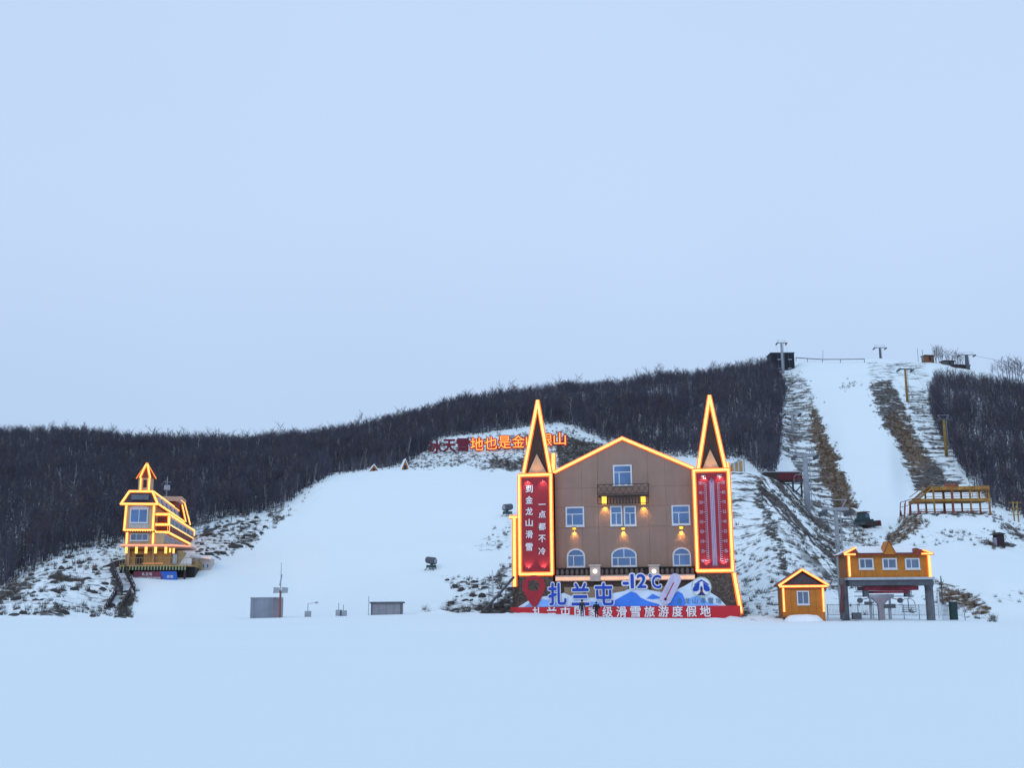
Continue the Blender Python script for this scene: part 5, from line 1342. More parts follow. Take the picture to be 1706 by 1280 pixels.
for k in range(4):
    a = r_[0] + (r_[2] - r_[0]) * k / 4
    MB().box((a + .01, 0, r_[1] - .5), (a + (r_[2] - r_[0]) / 4 - .01, .1, r_[3])).build('wall_panel', mat('warm_grey_sheet', (.26, .26, .30), .7, .08), kb)
MB().box((r_[0] + .02, .102, r_[1] - .5), (r_[2] - .02, 2.2, r_[3])).build('wall', mat('warm_grey_sheet', (.26, .26, .30)), kb)
MB().box((r_[0] - .15, -.2, r_[3] + .002), (r_[2] + .15, 2.4, r_[3] + .17)).build('roof', M_DGREY, kb)
for s in (r_[0] + .03, r_[2] - .03): MB().box((s - .06, -.05, r_[1] - .5), (s + .06, -.002, r_[3])).build('corner_post', M_DGREY, kb)
def stake(px, y0, y1, nm, label, arm=None, box_=None, Y=117.5):
    F_ = front(px, Y); t = fthing(nm, label, 'post', F_); z0_, z1_ = F_.loc(px, y1)[1], F_.loc(px, y0)[1]
    MB().tube([(0, 0, z0_ - .4), (0, 0, z1_)], .035, 6).build('pole', M_GREY, t)
    if arm: MB().bar((0, 0, z1_ - .03), (arm, 0, z1_ + .08), .05).build('arm', M_GREY, t); MB().box((arm - .12, -.08, z1_ - .02), (arm + .16, .08, z1_ + .16)).build('lamp_head', M_GREY, t)
    if box_: MB().box((-.28, -.2, z0_ - .1), (.32, .25, z0_ + .5)).build('control_box', M_GREY, t)
stake(512.5, 1006, 1027, 'meter_post', 'thin post with side lamp and grey box right of the container', .85, True)
stake(564, 1005, 1025, 'meter_post', 'left of two short thin posts with boxes between container and hut', None, True)
stake(572, 1008, 1026, 'meter_post', 'right of two short thin posts with boxes between container and hut', None, True)
stake(614, 994, 1024, 'marker_pole', 'thin pole standing at the left end of the low grey hut', None, None, 118)
# snow guns
def snow_gun(px, Y, s, label, rz):
    g_ = ground(px, Y); t = thing('snow_gun', label, 'snow gun', g_, rz, 'snow guns on the slope')
    d = MB(); d.tube([(-.75 * s, 0, 1.15 * s), (-.6 * s, 0, 1.15 * s), (.6 * s, 0, 1.35 * s), (.72 * s, 0, 1.36 * s)], [.46 * s, .52 * s, .47 * s, .42 * s], 14); d.build('fan_drum', M_DGREY, t, True)
    MB().tube([(-.77 * s, 0, 1.15 * s), (-.9 * s, 0, 1.13 * s)], [.35 * s, .2 * s], 12).build('fan_intake', M_GREY, t)
    MB().box((-.6 * s, -.5 * s, .25 * s), (.5 * s, .5 * s, .62 * s)).build('engine_box', mat('dark_green_machine', (.035, .07, .075), .6, .2), t, bevel=.05)
    MB().bar((-.1, 0, .6 * s), (-.1, 0, 1.0 * s), .25 * s).build('yoke', M_DGREY, t)
    for a, b in ((-.8, -.5), (-.8, .5), (.7, -.5), (.7, .5)): MB().bar((a * .6 * s, b * .6 * s, .3 * s), (a * s, b * 1.2 * s, -.15), .09).build('leg', M_DGREY, t)
snow_gun(718, 162, 1.0, 'small dark fan snow gun on the smooth snow slope', R(150))
snow_gun(846, 196, 1.15, 'dark snow gun just left of the slogan tower', R(40))
# lattice mast and drain pipe left of the lodge
FLm = front(818, 122.5)
lm = fthing('lattice_mast', 'short grey lattice mast on the brushy bank left of the lodge', 'mast', FLm)
z0_, z1_, z2_ = FLm.loc(818, 1006)[1], FLm.loc(818, 965)[1], FLm.loc(818, 950)[1]
for s in (-1, 1):
    for q in (0, .5): MB().tube([(s * .22, q, z0_ - .5), (s * .22, q, z1_)], .035, 6).build('upright', M_GREY, lm)
for k in range(7):
    z = z0_ + (z1_ - z0_) * k / 7; zz = z0_ + (z1_ - z0_) * (k + 1) / 7
    MB().bar((-.22, 0, z), (.22, 0, zz), .035).bar((-.22, 0, zz), (.22, 0, zz), .035).build('brace', M_GREY, lm)
MB().tube([(.15, .2, z1_ - .2), (.15, .2, z2_)], .06, 6).build('top_pole', M_WHITE, lm)
pa, pb = at(802, 1022, 121.5), at(856, 962, 124.5)
pp = thing('drain_pipe', 'dark pipe slanting up the brushy bank beside the lattice mast', 'pipe', pa)
MB().tube([(0, 0, 0), (pb - pa) * .5 + Vector((0, 0, -.08)), pb - pa], .15, 8).build('pipe', M_DGREY, pp, True)
for f in (.25, .5, .75): q = (pb - pa) * f; MB().bar(q, q + Vector((0, .2, -1.2)), .1).build('pipe_leg', M_DGREY, pp)
pa, pb = at(830, 1003, 121.8), at(802, 1022, 121)
# hillside sign
HS = thing('hillside_sign', 'large red and yellow illuminated characters standing across the hillside above the snow dome', 'sign', ground(830, 292))
o_ = HS.location.copy()
GY, GR, DR = glow('sign_yellow', (1.0, .34, .06), 1.6), glow('sign_red', (1.0, .03, .045), 1.0), mat('unlit_red_letter', (.15, .012, .035), .5, .1)
fr_ = MB(); prev = None
for k, ch in enumerate('冰天雪地也是金山银山'):
    px = 725.5 + k * 23; py = 744.5 - k * 1.45
    Yk = next((y for y in np.arange(266, 306, .5) if float(proj(*ground(px, y))[1]) <= py + 14), 286)
    P = at(px, py, Yk) - o_; lit = k > 2
    sz = 3.25
    letters('character_outline' if lit else 'character', ch, P.x, P.z, sz, sz, P.y, GR if lit else DR, HS, .085 if lit else .035, .18, base=.02)  # red border of lit characters thickened to paint their halo
    if lit: letters('character', ch, P.x, P.z, sz * .97, sz * .97, P.y - .12, GY, HS, .003, .11)
    zg = float(zat(P.x + o_.x, P.y + o_.y)) - o_.z
    for dx in (-1.1, 1.1): MB().bar((P.x + dx, P.y + .3, zg - .5), (P.x + dx, P.y + .3, P.z + 1.4), .12).build('letter_post', M_DGREY, HS)
    if prev is not None: MB().bar(prev, (P.x, P.y + .35, P.z - 1.0), .09).build('cross_rail', M_DGREY, HS)
    prev = (P.x, P.y + .35, P.z - 1.0)
# small A-frame huts above the dome
def aframe(px, py, w, h, Y, label):
    g_ = at(px, py, Y); t = thing('a_frame_hut', label, 'hut', g_, R(15), 'orange A-frame huts above the snow dome')
    MB().prism([(-w / 2 + .15, 0), (w / 2 - .15, 0), (0, h - .25)], 0, 2.5).build('front_wall', mat('orange_timber', (.42, .17, .06), .7, .1), t)
    for s in (-1, 1): MB().prism([(s * w / 2, -.05), (s * (w / 2 + .2), -.05), (0, h + .15), (0, h - .1)], -.3, 2.8).build('roof', M_SNOWC, t)
    MB().box((-.3, -.05, 0), (.3, -.003, h * .45)).build('door', M_BACK, t)
aframe(623, 786, 2.3, 1.6, 262, 'squat orange hut with snowy roof at the far left crest of the dome')
aframe(675, 784, 1.9, 2.6, 262, 'tall narrow orange hut with snowy roof on the dome crest')

# ------------------------------------------------------------------ orange cabin
FC_ = Frame(ground(1338, 119).x, 119.0, R(-6))
cb_ = fthing('orange_cabin', 'small orange gabled cabin outlined in amber light strips right of the lodge', 'cabin', FC_)
r_ = FC_.rect(1303.5, 977, 1374, 1030); apx = FC_.loc(1335.5, 951); el = FC_.loc(1297, 977)[0]; er_ = FC_.loc(1379, 977)[0]; zt_ = r_[3]
n_p = 5
MB().box((r_[0] + .05, .06, r_[1] - .6), (r_[2] - .05, 4.0, zt_)).build('wall', mat('orange_wall', (.36, .14, .03), .7, .1), cb_)
for k in range(n_p):
    a = r_[0] + (r_[2] - r_[0]) * k / n_p; MB().box((a + .008, 0, r_[1] - .6), (a + (r_[2] - r_[0]) / n_p - .008, .055, zt_)).build('wall_panel', M_ORANGE, cb_)
MB().prism([(el + .35, zt_ + .02), (er_ - .35, zt_ + .02), (apx[0], apx[1] - .2)], .05, 3.9).build('gable', mat('slate_gable', (.07, .065, .08), .7, .2, 2), cb_)
for a, b in (((el, zt_), apx), (apx, (er_, zt_))):
    MB().prism([(a[0], a[1] - .02), (b[0], b[1] - .02), (b[0], b[1] + .16), (a[0], a[1] + .16)], -.35, 4.3).build('roof', M_DRED, cb_)
    l1 = MB(); l1.led((a[0], -.37, a[1] + .08), (b[0], -.37, b[1] + .08), (0, -1, 0), .075, .145); l1.build('light_strip', LED, cb_)
MB().box((el + .1, -.12, zt_ - .3), (er_ - .1, -.003, zt_ + .015)).build('fascia', M_DRED, cb_)
l1 = MB(); l1.led((el + .1, -.2, zt_ - .02), (er_ - .1, -.2, zt_ - .02), (0, -1, 0), .075, .145); l1.build('light_strip', LED, cb_)
for x0, x1 in ((1304.5, 1306.5), (1370.5, 1372.5)):
    p_, q_ = FC_.p(x0, 981, -.1), FC_.p(x1, 1019, -.1); l1 = MB(); l1.led(p_, q_, (0, -1, 0), .075, .145); l1.build('light_strip', LED, cb_)
window(cb_, FC_.rect(1327.5, 985, 1348, 1008), -.003, None, (.5,), False, None, .11, M_GLASSD)
letters('sign_text', '售票', apx[0], zt_ + .32, .9, .34, -.15, M_WHITEP, cb_, .004, .05) if False else None
sp_ = ground(1340, 117.6)
bm = bmesh.new(); bmesh.ops.create_uvsphere(bm, u_segments=28, v_segments=14, radius=1)
for v in bm.verts:
    k = 1 + .25 * float(fbm(v.co.x * 1.7 + 3, v.co.y * 1.7, 5, 3)); v.co = Vector((v.co.x * 2.1 * k, v.co.y * 1.0 * k, v.co.z * .78 * k - .05))
me = bpy.data.meshes.new('snow_pile'); bm.to_mesh(me); bm.free(); me.materials.append(M_SNOWC); me.polygons.foreach_set('use_smooth', [True] * len(me.polygons))
pile = tag(link('snow_pile', me), 'rounded heap of shovelled snow at the foot of the orange cabin', 'snow pile'); pile.location = sp_

# ------------------------------------------------------------------ chairlift bottom station
FT = Frame(ground(1482, 120).x, 120.0, R(-3))
stn = fthing('lift_station', 'orange chairlift station cabin raised on two concrete pillars', 'lift station', FT)
r_ = FT.rect(1413, 924, 1551, 962.5)
MB().box((r_[0] + .05, .07, r_[1]), (r_[2] - .05, 4.5, r_[3])).build('wall', mat('orange_wall', (.36, .14, .03)), stn)
for k in range(7):
    a = r_[0] + (r_[2] - r_[0]) * k / 7; MB().box((a + .008, 0, r_[1] + .003), (a + (r_[2] - r_[0]) / 7 - .008, .065, r_[3] - .003)).build('wall_panel', M_ORANGE, stn)
for x0 in (1430.5, 1469.5, 1507.5): window(stn, FT.rect(x0, 930.5, x0 + 24.5, 948.8), -.003, None, (.42,), False, None, .14, M_GLASSD)
e0 = FT.loc(1406, 923)[0]; e1 = FT.loc(1554, 923)[0]; zr1 = FT.loc(1480, 914)[1]
rfv = [(e0, -.5, r_[3] + .003), (e1, -.5, r_[3] + .003), (e1, 5, r_[3] + .003), (e0, 5, r_[3] + .003), (e0 + 1.3, 2.2, zr1 + .2), (e1 - 1.3, 2.2, zr1 + .2)]
MB().add(rfv, [(3, 2, 1, 0), (0, 1, 5, 4), (1, 2, 5), (2, 3, 4, 5), (3, 0, 4)]).build('roof', M_DRED, stn)
sn = [Vector(v) + Vector((0, 0, .14)) for v in rfv]; sn[0].x += .9; sn[1].x -= .9; sn[0].y += .1; sn[1].y += .1
MB().add(sn, [(3, 2, 1, 0), (0, 1, 5, 4), (1, 2, 5), (2, 3, 4, 5), (3, 0, 4)]).build('roof_snow', M_SNOWC, stn)
MB().box((e0 + .05, -.56, r_[3] - .14), (e1 - .05, -.505, r_[3] + .06)).build('fascia', M_DRED, stn)
dl, dr2, da = FT.loc(1471, 924, -.55), FT.loc(1493, 924, -.55), FT.loc(1480, 901.5, -.55)
MB().prism([(dl[0], dl[1]), (dr2[0], dr2[1]), da], -.65, 1.5).build('dormer', M_ORANGE, stn)
for a, b in ((dl, da), (da, dr2)): MB().bar((a[0], -.68, a[1]), (b[0], -.68, b[1]), .06, .07).build('dormer_edge', M_DRED, stn)
for s, pts in ((-1, [(1406.5, 922.5), (1425, 913), (1431, 922.5)]), (1, [(1553.5, 922.5), (1527, 913), (1520, 922.5)])):
    P = [FT.loc(x, y, -.6) for x, y in pts]
    MB().prism([P[0], P[1], P[2]], -.52, .8).build('end_gable', M_DRED, stn)
    l1 = MB(); l1.led((P[0][0], -.58, P[0][1]), (P[1][0], -.58, P[1][1]), (0, -1, 0), .07, .14) if s < 0 else l1.led((P[0][0], -.58, P[0][1]), (P[0][0] + (P[1][0] - P[0][0]) * .6, -.58, P[0][1] + (P[1][1] - P[0][1]) * .6), (0, -1, 0), .05, .12); l1.build('light_strip', LED, stn)
    l1 = MB(); xx = P[0][0]; l1.led((xx, -.6, r_[3]), (xx - s * 1.1, -.6, r_[3]), (0, -1, 0), .06, .12); l1.build('light_strip', LED, stn)
for x0, x1, w_ in ((1413.5, 1415.5, .10), (1547, 1549.5, .13)):
    p_, q_ = FT.p(x0, 926, -.1), FT.p(x1, 960, -.1); l1 = MB(); l1.led(p_, q_, (0, -1, 0), w_, w_ + .07); l1.build('light_strip', LED, stn)
zb0 = FT.loc(1480, 966.5)[1]; zb_1 = FT.loc(1480, 976)[1]; M_CONC = mat('grey_concrete', (.15, .16, .185), .85, .25, 1.2, .2, streak=.3)
MB().box((r_[0] - .2, -.4, zb0), (r_[2] + .2, 4.8, r_[1] - .003)).build('floor_edge', mat('pale_steel', (.42, .46, .52), .6, .1), stn)
MB().box((r_[0], -.1, zb_1), (r_[2], 4.5, zb0 - .003)).build('beam', M_DGREY, stn)
for x0, x1, nm in ((1407, 1419.5, 'pillar'), (1549.5, 1563.5, 'pillar')):
    p_ = FT.rect(x0, 964, x1, 1030); c = (p_[0] + p_[2]) / 2; hw = (p_[2] - p_[0]) / 2
    MB().tube([(c, 1.6, p_[1] - 1), (c, 1.6, p_[3] - .9), (c, 1.6, p_[3] - .6), (c, 1.6, p_[3])], [hw * 1.05, hw, hw * 1.25, hw * 1.25], 14).build('pillar', M_CONC, stn)
rm = FT.rect(1440, 977, 1530, 984, .5)
MB().box((rm[0], .4, rm[1]), (rm[2], 3.6, rm[3])).build('drive_carriage', mat('dark_red_machine', (.20, .03, .05), .6, .2), stn)
bw = MB(); cuw = (rm[0] + rm[2]) / 2
bw.tube([(cuw, 2, rm[1] - .28), (cuw, 2, rm[1] - .05)], 2.3, 28); bw.build('bullwheel', mat('dark_red_machine', (.20, .03, .05)), stn)
for px in (1443, 1512): p_ = FT.rect(px - 4, 984, px + 4, 995, .6); MB().box((p_[0], .5, p_[1]), (p_[2], 1.2, p_[3])).build('motor', M_DGREY, stn)
t0 = FT.rect(1447, 991, 1488, 996.5, 1.0); MB().box((t0[0], .7, t0[1]), (t0[2], 1.3, t0[3])).build('cross_head', mat('pale_grey_steel', (.34, .35, .40), .6, .1), stn)
cp = FT.rect(1463, 996, 1473, 1030, 1.0); MB().prism([(cp[0], cp[1] - .8), (cp[2], cp[1] - .8), (cp[2], cp[3] - .7), (cp[2] + .7, cp[3] - .003), (cp[0] - .7, cp[3] - .003), (cp[0], cp[3] - .7)], .75, 1.25).build('support_column', mat('mauve_concrete', (.28, .25, .29), .8, .15), stn)
for px in (1450.5, 1483): p_ = FT.rect(px - 1.6, 996, px + 1.6, 1028, 1.0); MB().box((p_[0], .9, p_[1] - .5), (p_[2], 1.1, p_[3])).build('prop', M_GREY, stn)
for px, py in ((1433, 1001), (1500, 1001)):
    c = FT.p(px, py, .8); MB().tube([c + Vector((0, -.15, 0)), c + Vector((0, .25, 0))], .27, 14).build('sheave', M_DGREY, stn)
    q = FT.p(1467, 993, .95); MB().bar(c + Vector((0, .1, .05)), q, .1).build('sheave_arm', M_GREY, stn)
for y0 in (987, 994): a, b = FT.p(1423, y0, .9), FT.p(1512, y0, .9); MB().bar(a, b, .08).build('tie_rod', M_DGREY, stn)
bx = FT.rect(1473, 1007, 1492, 1014, .7); MB().box((bx[0], .6, bx[1]), (bx[2], 1.0, bx[3])).build('control_box', M_DGREY, stn)
bx = FT.rect(1441, 1003, 1453, 1008, .7); MB().box((bx[0], .6, bx[1]), (bx[2], 1.0, bx[3])).build('control_box', M_DGREY, stn)
cable_r = FT.p(1404, 975, .5); MB().tube([cable_r, FT.p(1403, 990, .5), FT.p(1402, 1012, .4), FT.p(1402, 1024, .3)], .16, 8).build('drain_hose', mat('dark_red_hose', (.16, .05, .06), .6), stn)
for px, w_ in ((1404, 3), (1427, 7)): p_ = FT.rect(px - w_, 1013, px + w_, 1026, 0); MB().box((p_[0], -.3, p_[1] - .4), (p_[2], .5, p_[3] - .5)).build('junk_box', M_DGREY, stn)
# lift chairs
def chair(P, rz, s, label):
    t = thing('lift_chair', label, 'lift chair', P, rz, 'chairs of the lift')
    MB().box((-.95 * s, -.05, 0), (.95 * s, .5 * s, .08)).build('seat', M_DGREY, t)
    for k in range(3): MB().bar((-.9 * s, .5 * s, .25 + k * .18), (.9 * s, .5 * s, .25 + k * .18), .05).build('back_slat', M_DGREY, t)
    fr = MB(); fr.tube([(-.95 * s, 0, .04), (-.98 * s, .1, .6), (-.85 * s, .2, 1.1), (-.5 * s, .25, 1.35), (.5 * s, .25, 1.35), (.85 * s, .2, 1.1), (.98 * s, .1, .6), (.95 * s, 0, .04)], .045, 6); fr.build('frame', M_GREY, t, True)
    MB().bar((0, .1, .08), (0, .25, 1.35), .07).build('centre_post', M_DGREY, t)
    MB().tube([(0, .25, 1.35), (.35, .25, 1.6), (.5, .25, 2.3), (.3, .25, 2.9), (0, .25, 3.0)], .045, 6).build('hanger', M_GREY, t, True)
    return t
chair(FT.o + FT.u * FT.loc(1517, 1020)[0] + Vector((0, .3, FT.loc(1517, 1020.5)[1])), 0, .72, 'dark two-seat lift chair hanging under the orange station')
# fence behind the station
fc = thing('metal_fence', 'thin grey metal railing fence behind the lift station and orange cabin', 'fence', ground(1490, 123.5)); o_ = fc.location.copy()
a, b = at(1378, 1008, 123.5) - o_, at(1606, 1009, 124.5) - o_; dn = Vector((0, 0, -1.25))
MB().bar(a, b, .05).build('rail', M_GREY, fc); MB().bar(a + dn * .85, b + dn * .85, .05).build('rail', M_GREY, fc)
for k in range(10): q = a.lerp(b, k / 9); MB().bar(q + dn * 1.3, q + Vector((0, 0, .05)), .07).build('post', M_GREY, fc)
bl = MB()
for k in range(100): q = a.lerp(b, (k + .5) / 100); bl.bar(q + dn * .85, q, .022)
tag(bl.build('balusters', M_GREY, fc), kind='stuff')
def simple_post(px, y0, y1, Y, w, nm, label, m, cat='post'):
    F_ = front(px, Y); t = fthing(nm, label, cat, F_); z0_, z1_ = F_.loc(px, y1)[1], F_.loc(px, y0)[1]
    MB().tube([(0, 0, z0_ - .4), (0, 0, z1_ - .1), (0, 0, z1_)], [w, w * .9, w * .6], 10).build('shaft', m, t); MB().tube([(0, 0, z1_), (0, 0, z1_ + .12)], w * .9, 10).build('cap', M_DGREY, t)
simple_post(1566, 985, 1024, 121, .12, 'pale_post', 'pale slim post right of the station pillar', M_WHITE)
simple_post(1573, 962, 1000, 126, .07, 'thin_post', 'thin dark post rising above the bank right of the station', M_DGREY)
gb = fthing('green_bin', 'dark green bin standing right of the lift station', 'bin', front(1590, 121)); F_ = front(1590, 121)
p_ = F_.rect(1584.5, 1004, 1595.5, 1027); MB().box((p_[0], 0, p_[1] - .4), (p_[2], .6, p_[3])).build('body', mat('bin_green', (.02, .05, .05), .7, .2), gb, bevel=.04); MB().box((p_[0] - .05, -.05, p_[3] + .002), (p_[2] + .05, .65, p_[3] + .08)).build('lid', M_DGREY, gb)
gs = fthing('gate_panel', 'small barred steel gate between pillar and green bin', 'gate', front(1575, 121.5)); F_ = front(1575, 121.5)
p_ = F_.rect(1569, 1008, 1583, 1027)
for k in range(8): u = p_[0] + (p_[2] - p_[0]) * k / 7; MB().bar((u, 0, p_[1] - .4), (u, 0, p_[3]), .04).build('bar', M_GREY, gs)
for z in (p_[3], (p_[1] + p_[3]) / 2): MB().bar((p_[0], 0, z), (p_[2], 0, z), .05).build('rail', M_GREY, gs)

# ------------------------------------------------------------------ lift towers
M_YEL = mat('yellow_steel', (.27, .18, .055), .7, .35)
def lift_tower(px, ytop, Y, w, label, m, arm=2.2, low=None, group='chairlift towers', platform=False, ladder=True):
    g_ = ground(px, Y); t = thing('lift_tower', label, 'lift tower', g_, 0, group)
    h = at(px, ytop, Y).z - g_.z
    MB().tube([(0, 0, -1), (0, 0, h * .5), (0, 0, h)], [w * 1.1, w, w * .85], 10).build('pole', m, t, True)
    MB().box((-arm, -.2, h), (arm, .2, h + .35)).build('crossarm', M_GREY if m is not M_YEL else M_DGREY, t)
    for s in (-1, 1):
        MB().box((s * arm - .15, -1.6, h - .3), (s * arm + .15, 1.6, h - .02)).build('sheave_beam', M_DGREY, t)
        for k in range(4):
            y = -1.4 + k * .93; MB().tube([(s * arm - .12, y, h - .4), (s * arm + .12, y, h - .4)], .24, 10).build('sheave', M_DGREY, t)
        MB().bar((s * arm * .5, 0, h + .35), (s * arm * .9, 0, h + 1.25), .1).build('work_frame', M_GREY, t)
    MB().bar((-arm * .9, 0, h + 1.25), (arm * .9, 0, h + 1.25), .09).build('work_frame', M_GREY, t)
    if ladder:
        l_ = MB()
        for s in (-.2, .2): l_.bar((w + .25, s, 0), (w + .25, s, h), .06)
        for k in range(int(h / .5)): l_.bar((w + .25, -.2, k * .5), (w + .25, .2, k * .5), .04)
        l_.build('ladder', M_GREY, t)
    return t, Vector((g_.x, g_.y, g_.z + h))
heads = []
_, h0 = lift_tower(1402.5, 851, 134, .27, 'grey chairlift tower just behind the lift station', M_GREY, 1.5); heads.append(h0)
_, h1 = lift_tower(1346, 760, 206, .52, 'tall grey chairlift tower beside the red covered bridge', M_GREY, 2.0); heads.append(h1)
_, h2 = lift_tower(1321, 690, 320, .35, 'slim grey chairlift tower halfway up the brushy lift line', M_GREY, 2.2); heads.append(h2)
_, h3 = lift_tower(1304.5, 572, 468, .55, 'grey chairlift tower before the black summit building', M_GREY, 2.0); heads.append(h3)
_, k1 = lift_tower(1467, 580, 500, .5, 'small chairlift tower on the summit at the top of the white run', M_DGREY, 2.6)
_, k2 = lift_tower(1512, 616, 376, .42, 'upper yellow lift tower beside the right wood', M_YEL, 2.3, group='yellow lift towers')
_, k3 = lift_tower(1577, 700, 292, .40, 'lower yellow lift tower at the edge of the right wood', M_YEL, 1.6, group='yellow lift towers')
_, k4 = lift_tower(1612, 592, 480, .8, 'dark lift tower among bare trees on the right ridge', M_DGREY, 3.4, group='ridge lift structures')
def cable(A, B, label, sag=.02, r=.03):
    A, B = Vector(A), Vector(B); n = 14
    pts = [A.lerp(B, k / n) - Vector((0, 0, sag * (B - A).length * 4 * (k / n) * (1 - k / n))) - A for k in range(n + 1)]
    o = MB().tube(pts, r, 5).build('lift_cable', M_DGREY, None); o.location = A
    tag(o, label, 'cable', 'lift cables')
for s, nm in ((-1, 'left'), (1, 'right')):
    ref = ['the station and its first tower', 'the first and second grey towers', 'the second and third grey towers', 'the third grey tower and the summit']
    st0 = FT.o + FT.u * FT.loc(1467 + s * 30, 985)[0] + Vector((0, 2, FT.loc(1467, 985)[1]))
    P = [st0] + [h + Vector((s * (1.5, 2.0, 2.2, 2.0)[i], 0, -.1)) for i, h in enumerate(heads)]
    for i in range(4): cable(P[i], P[i + 1], '%s-hand lift cable between %s' % (nm, ref[i]), .004)
    cable(k2 + Vector((s * 2.3, 0, 0)), k3 + Vector((s * 1.6, 0, 0)), '%s-hand lift cable between the two yellow towers' % nm, .006)
cable(k4 + Vector((3.4, 0, -.2)), at(1760, 619, 470), 'thin cable leaving the ridge tower over the right wood', .004, .05)
for f, i, s, lab in ((.25, 1, 1, 'empty lift chair just right of the tall grey tower'), (.80, 0, -1, 'empty lift chair left of the first tower head'), (.5, 2, 1, 'tiny empty lift chair halfway up the brushy lift line')):
    A = ([FT.o] + heads)[i + 1] if i else heads[0]; B = heads[i + 1] if i else heads[1]
    q = A.lerp(B, f) + Vector((s * 1.8, 0, -3.2)); chair(q, 0, .9, lab)
# covered bridge over the gully
FBr = Frame(at(1305, 800, 221).x, 221, R(4), 0)
br_ = fthing('covered_bridge', 'dark red boarded bridge section on dark stilts beside the grey tower', 'bridge', FBr)
r_ = FBr.rect(1273, 787.5, 1337, 800)
for k in range(8):
    a = r_[0] + (r_[2] - r_[0]) * k / 8
    MB().box((a + .01, 0, r_[1]), (a + (r_[2] - r_[0]) / 8 - .01, .12, r_[3])).build('side_board', M_BACK if k < 3 else mat('dark_red_board', (.11, .025, .035), .8, .2), br_)
MB().box((r_[0] - .1, -.15, r_[3] + .002), (r_[2] + .1, 3, r_[3] + .2)).build('roof', M_GREY, br_); MB().box((r_[0], .125, r_[1] - .2), (r_[2], 2.8, r_[1] + .3)).build('floor', M_BACK, br_)
z1_ = FBr.loc(1320, 806)[1]; zlow = FBr.loc(1330, 832)[1]
for px, yb in ((1306, 812), (1321, 820), (1335, 830)):
    u = FBr.loc(px, 803)[0]; MB().bar((u, .1, r_[1]), (u, .1, FBr.loc(px, yb)[1] - 1), .28).build('stilt', M_BACK, br_)
MB().bar((FBr.loc(1304, 806)[0], .1, z1_), (r_[2], .1, z1_), .2).build('stilt_beam', M_BACK, br_)
for a, b in (((1312, 807), (1336, 828)), ((1336, 808), (1326, 820))): MB().bar((FBr.loc(*a)[0], .05, FBr.loc(*a)[1]), (FBr.loc(*b)[0], .05, FBr.loc(*b)[1]), .2).build('brace', M_BACK, br_)
# wooden railing platform right of the thermometer tower
FV = Frame(at(1228, 780, 222).x, 222, 0, 0)
vp_ = fthing('viewing_deck', 'small timber railing deck above the snowy bank right of the thermometer tower', 'deck', FV)
for px, yt in ((1216, 776), (1224, 770), (1231, 766), (1239, 760)):
    u, zt_ = FV.loc(px, yt); zb_ = FV.loc(px, 789)[1]; MB().bar((u, 0, zb_ - 1), (u, 0, zt_), .22).build('post', M_GREY, vp_)
a, b = FV.p(1215, 778), FV.p(1240, 761); MB().bar(a, b, .2).build('handrail', M_GREY, vp_)
for k, px in enumerate((1220, 1227.5, 1235)): q = FV.rect(px - 2.5, 772 - k * 2, px + 2.5, 786); MB().box((q[0], .05, q[1]), (q[2], .15, q[3])).build('infill_board', M_OCH, vp_)

# ------------------------------------------------------------------ orange steel platform
FP = Frame(at(1580, 858, 203).x, 203, R(-2), 0)
pf = fthing('steel_platform', 'two-tier orange steel viewing platform on the mound right of the ski run', 'platform', FP)
M_OY = mat('orange_yellow_steel', (.32, .17, .045), .75, .45, 1.0); M_RO = mat('red_orange_steel', (.26, .07, .05), .75, .4, 1.0)
zf, zm_, zt_ = FP.loc(1580, 858)[1], FP.loc(1580, 833)[1], FP.loc(1580, 810)[1]
uu = [FP.loc(x, 835)[0] for x in (1529, 1556, 1587, 1617, 1648)]
for i, u in enumerate(uu):
    for v in (0, 4.5): MB().bar((u, v, zf - 1), (u, v, (zt_ if i else zm_)), .26 if i != 2 else .34).build('post', M_RO if i in (0, 2) else M_OY, pf)
MB().box((uu[0] - .4, -.3, zf - .35), (uu[-1] + .3, 4.8, zf)).build('base_deck', M_RO, pf)
MB().box((uu[0] - .2, -.2, zm_ - .32), (uu[-1] + .2, 4.7, zm_ + .2)).build('middle_deck', M_OY, pf)
MB().box((uu[1] - .3, -.2, zt_ - .75), (uu[-1] + .2, 4.7, zt_ - .1)).build('top_beam', M_OY, pf)
for v in (-.1, 4.6):
    for i in range(4):
        for zz, m_ in ((zm_ + .55, M_OY), (zm_ + 1.0, M_OY), (zf + .5, M_RO), (zf + .95, M_RO)):
            if i == 0 and zz > zm_: continue
            MB().bar((uu[i], v, zz), (uu[i + 1], v, zz), .09).build('rail', m_, pf)
for v in (-.1, 4.6):
    MB().bar((uu[0], v, zm_), (uu[1], v, zt_ - .2), .22).build('stair_stringer', M_OY, pf)
    MB().bar((uu[0], v, zm_ + .9), (uu[1], v, zt_ + .5), .12).build('stair_rail', M_OY, pf)
for k in range(8): f = (k + .5) / 8; MB().box((uu[0] + (uu[1] - uu[0]) * f - .15, -.1, zm_ + (zt_ - zm_) * f - .05), (uu[0] + (uu[1] - uu[0]) * f + .15, 4.6, zm_ + (zt_ - zm_) * f + .02)).build('stair_tread', M_OY, pf)
MB().box((uu[2] - 1.2, -.25, zt_ - .1), (uu[2] + 1.2, .2, zt_ + .3)).build('top_plate', M_RO, pf)
for k in range(4): u = uu[3] + (uu[4] - uu[3]) * (k + .5) / 4; MB().bar((u, -.1, zm_ + .1), (u, -.1, zt_ - .4), .07).build('baluster', M_OY, pf)
la, lb, lc = FP.p(1507, 860, 0), FP.p(1508.5, 835, 0), FP.p(1529, 829, 0)
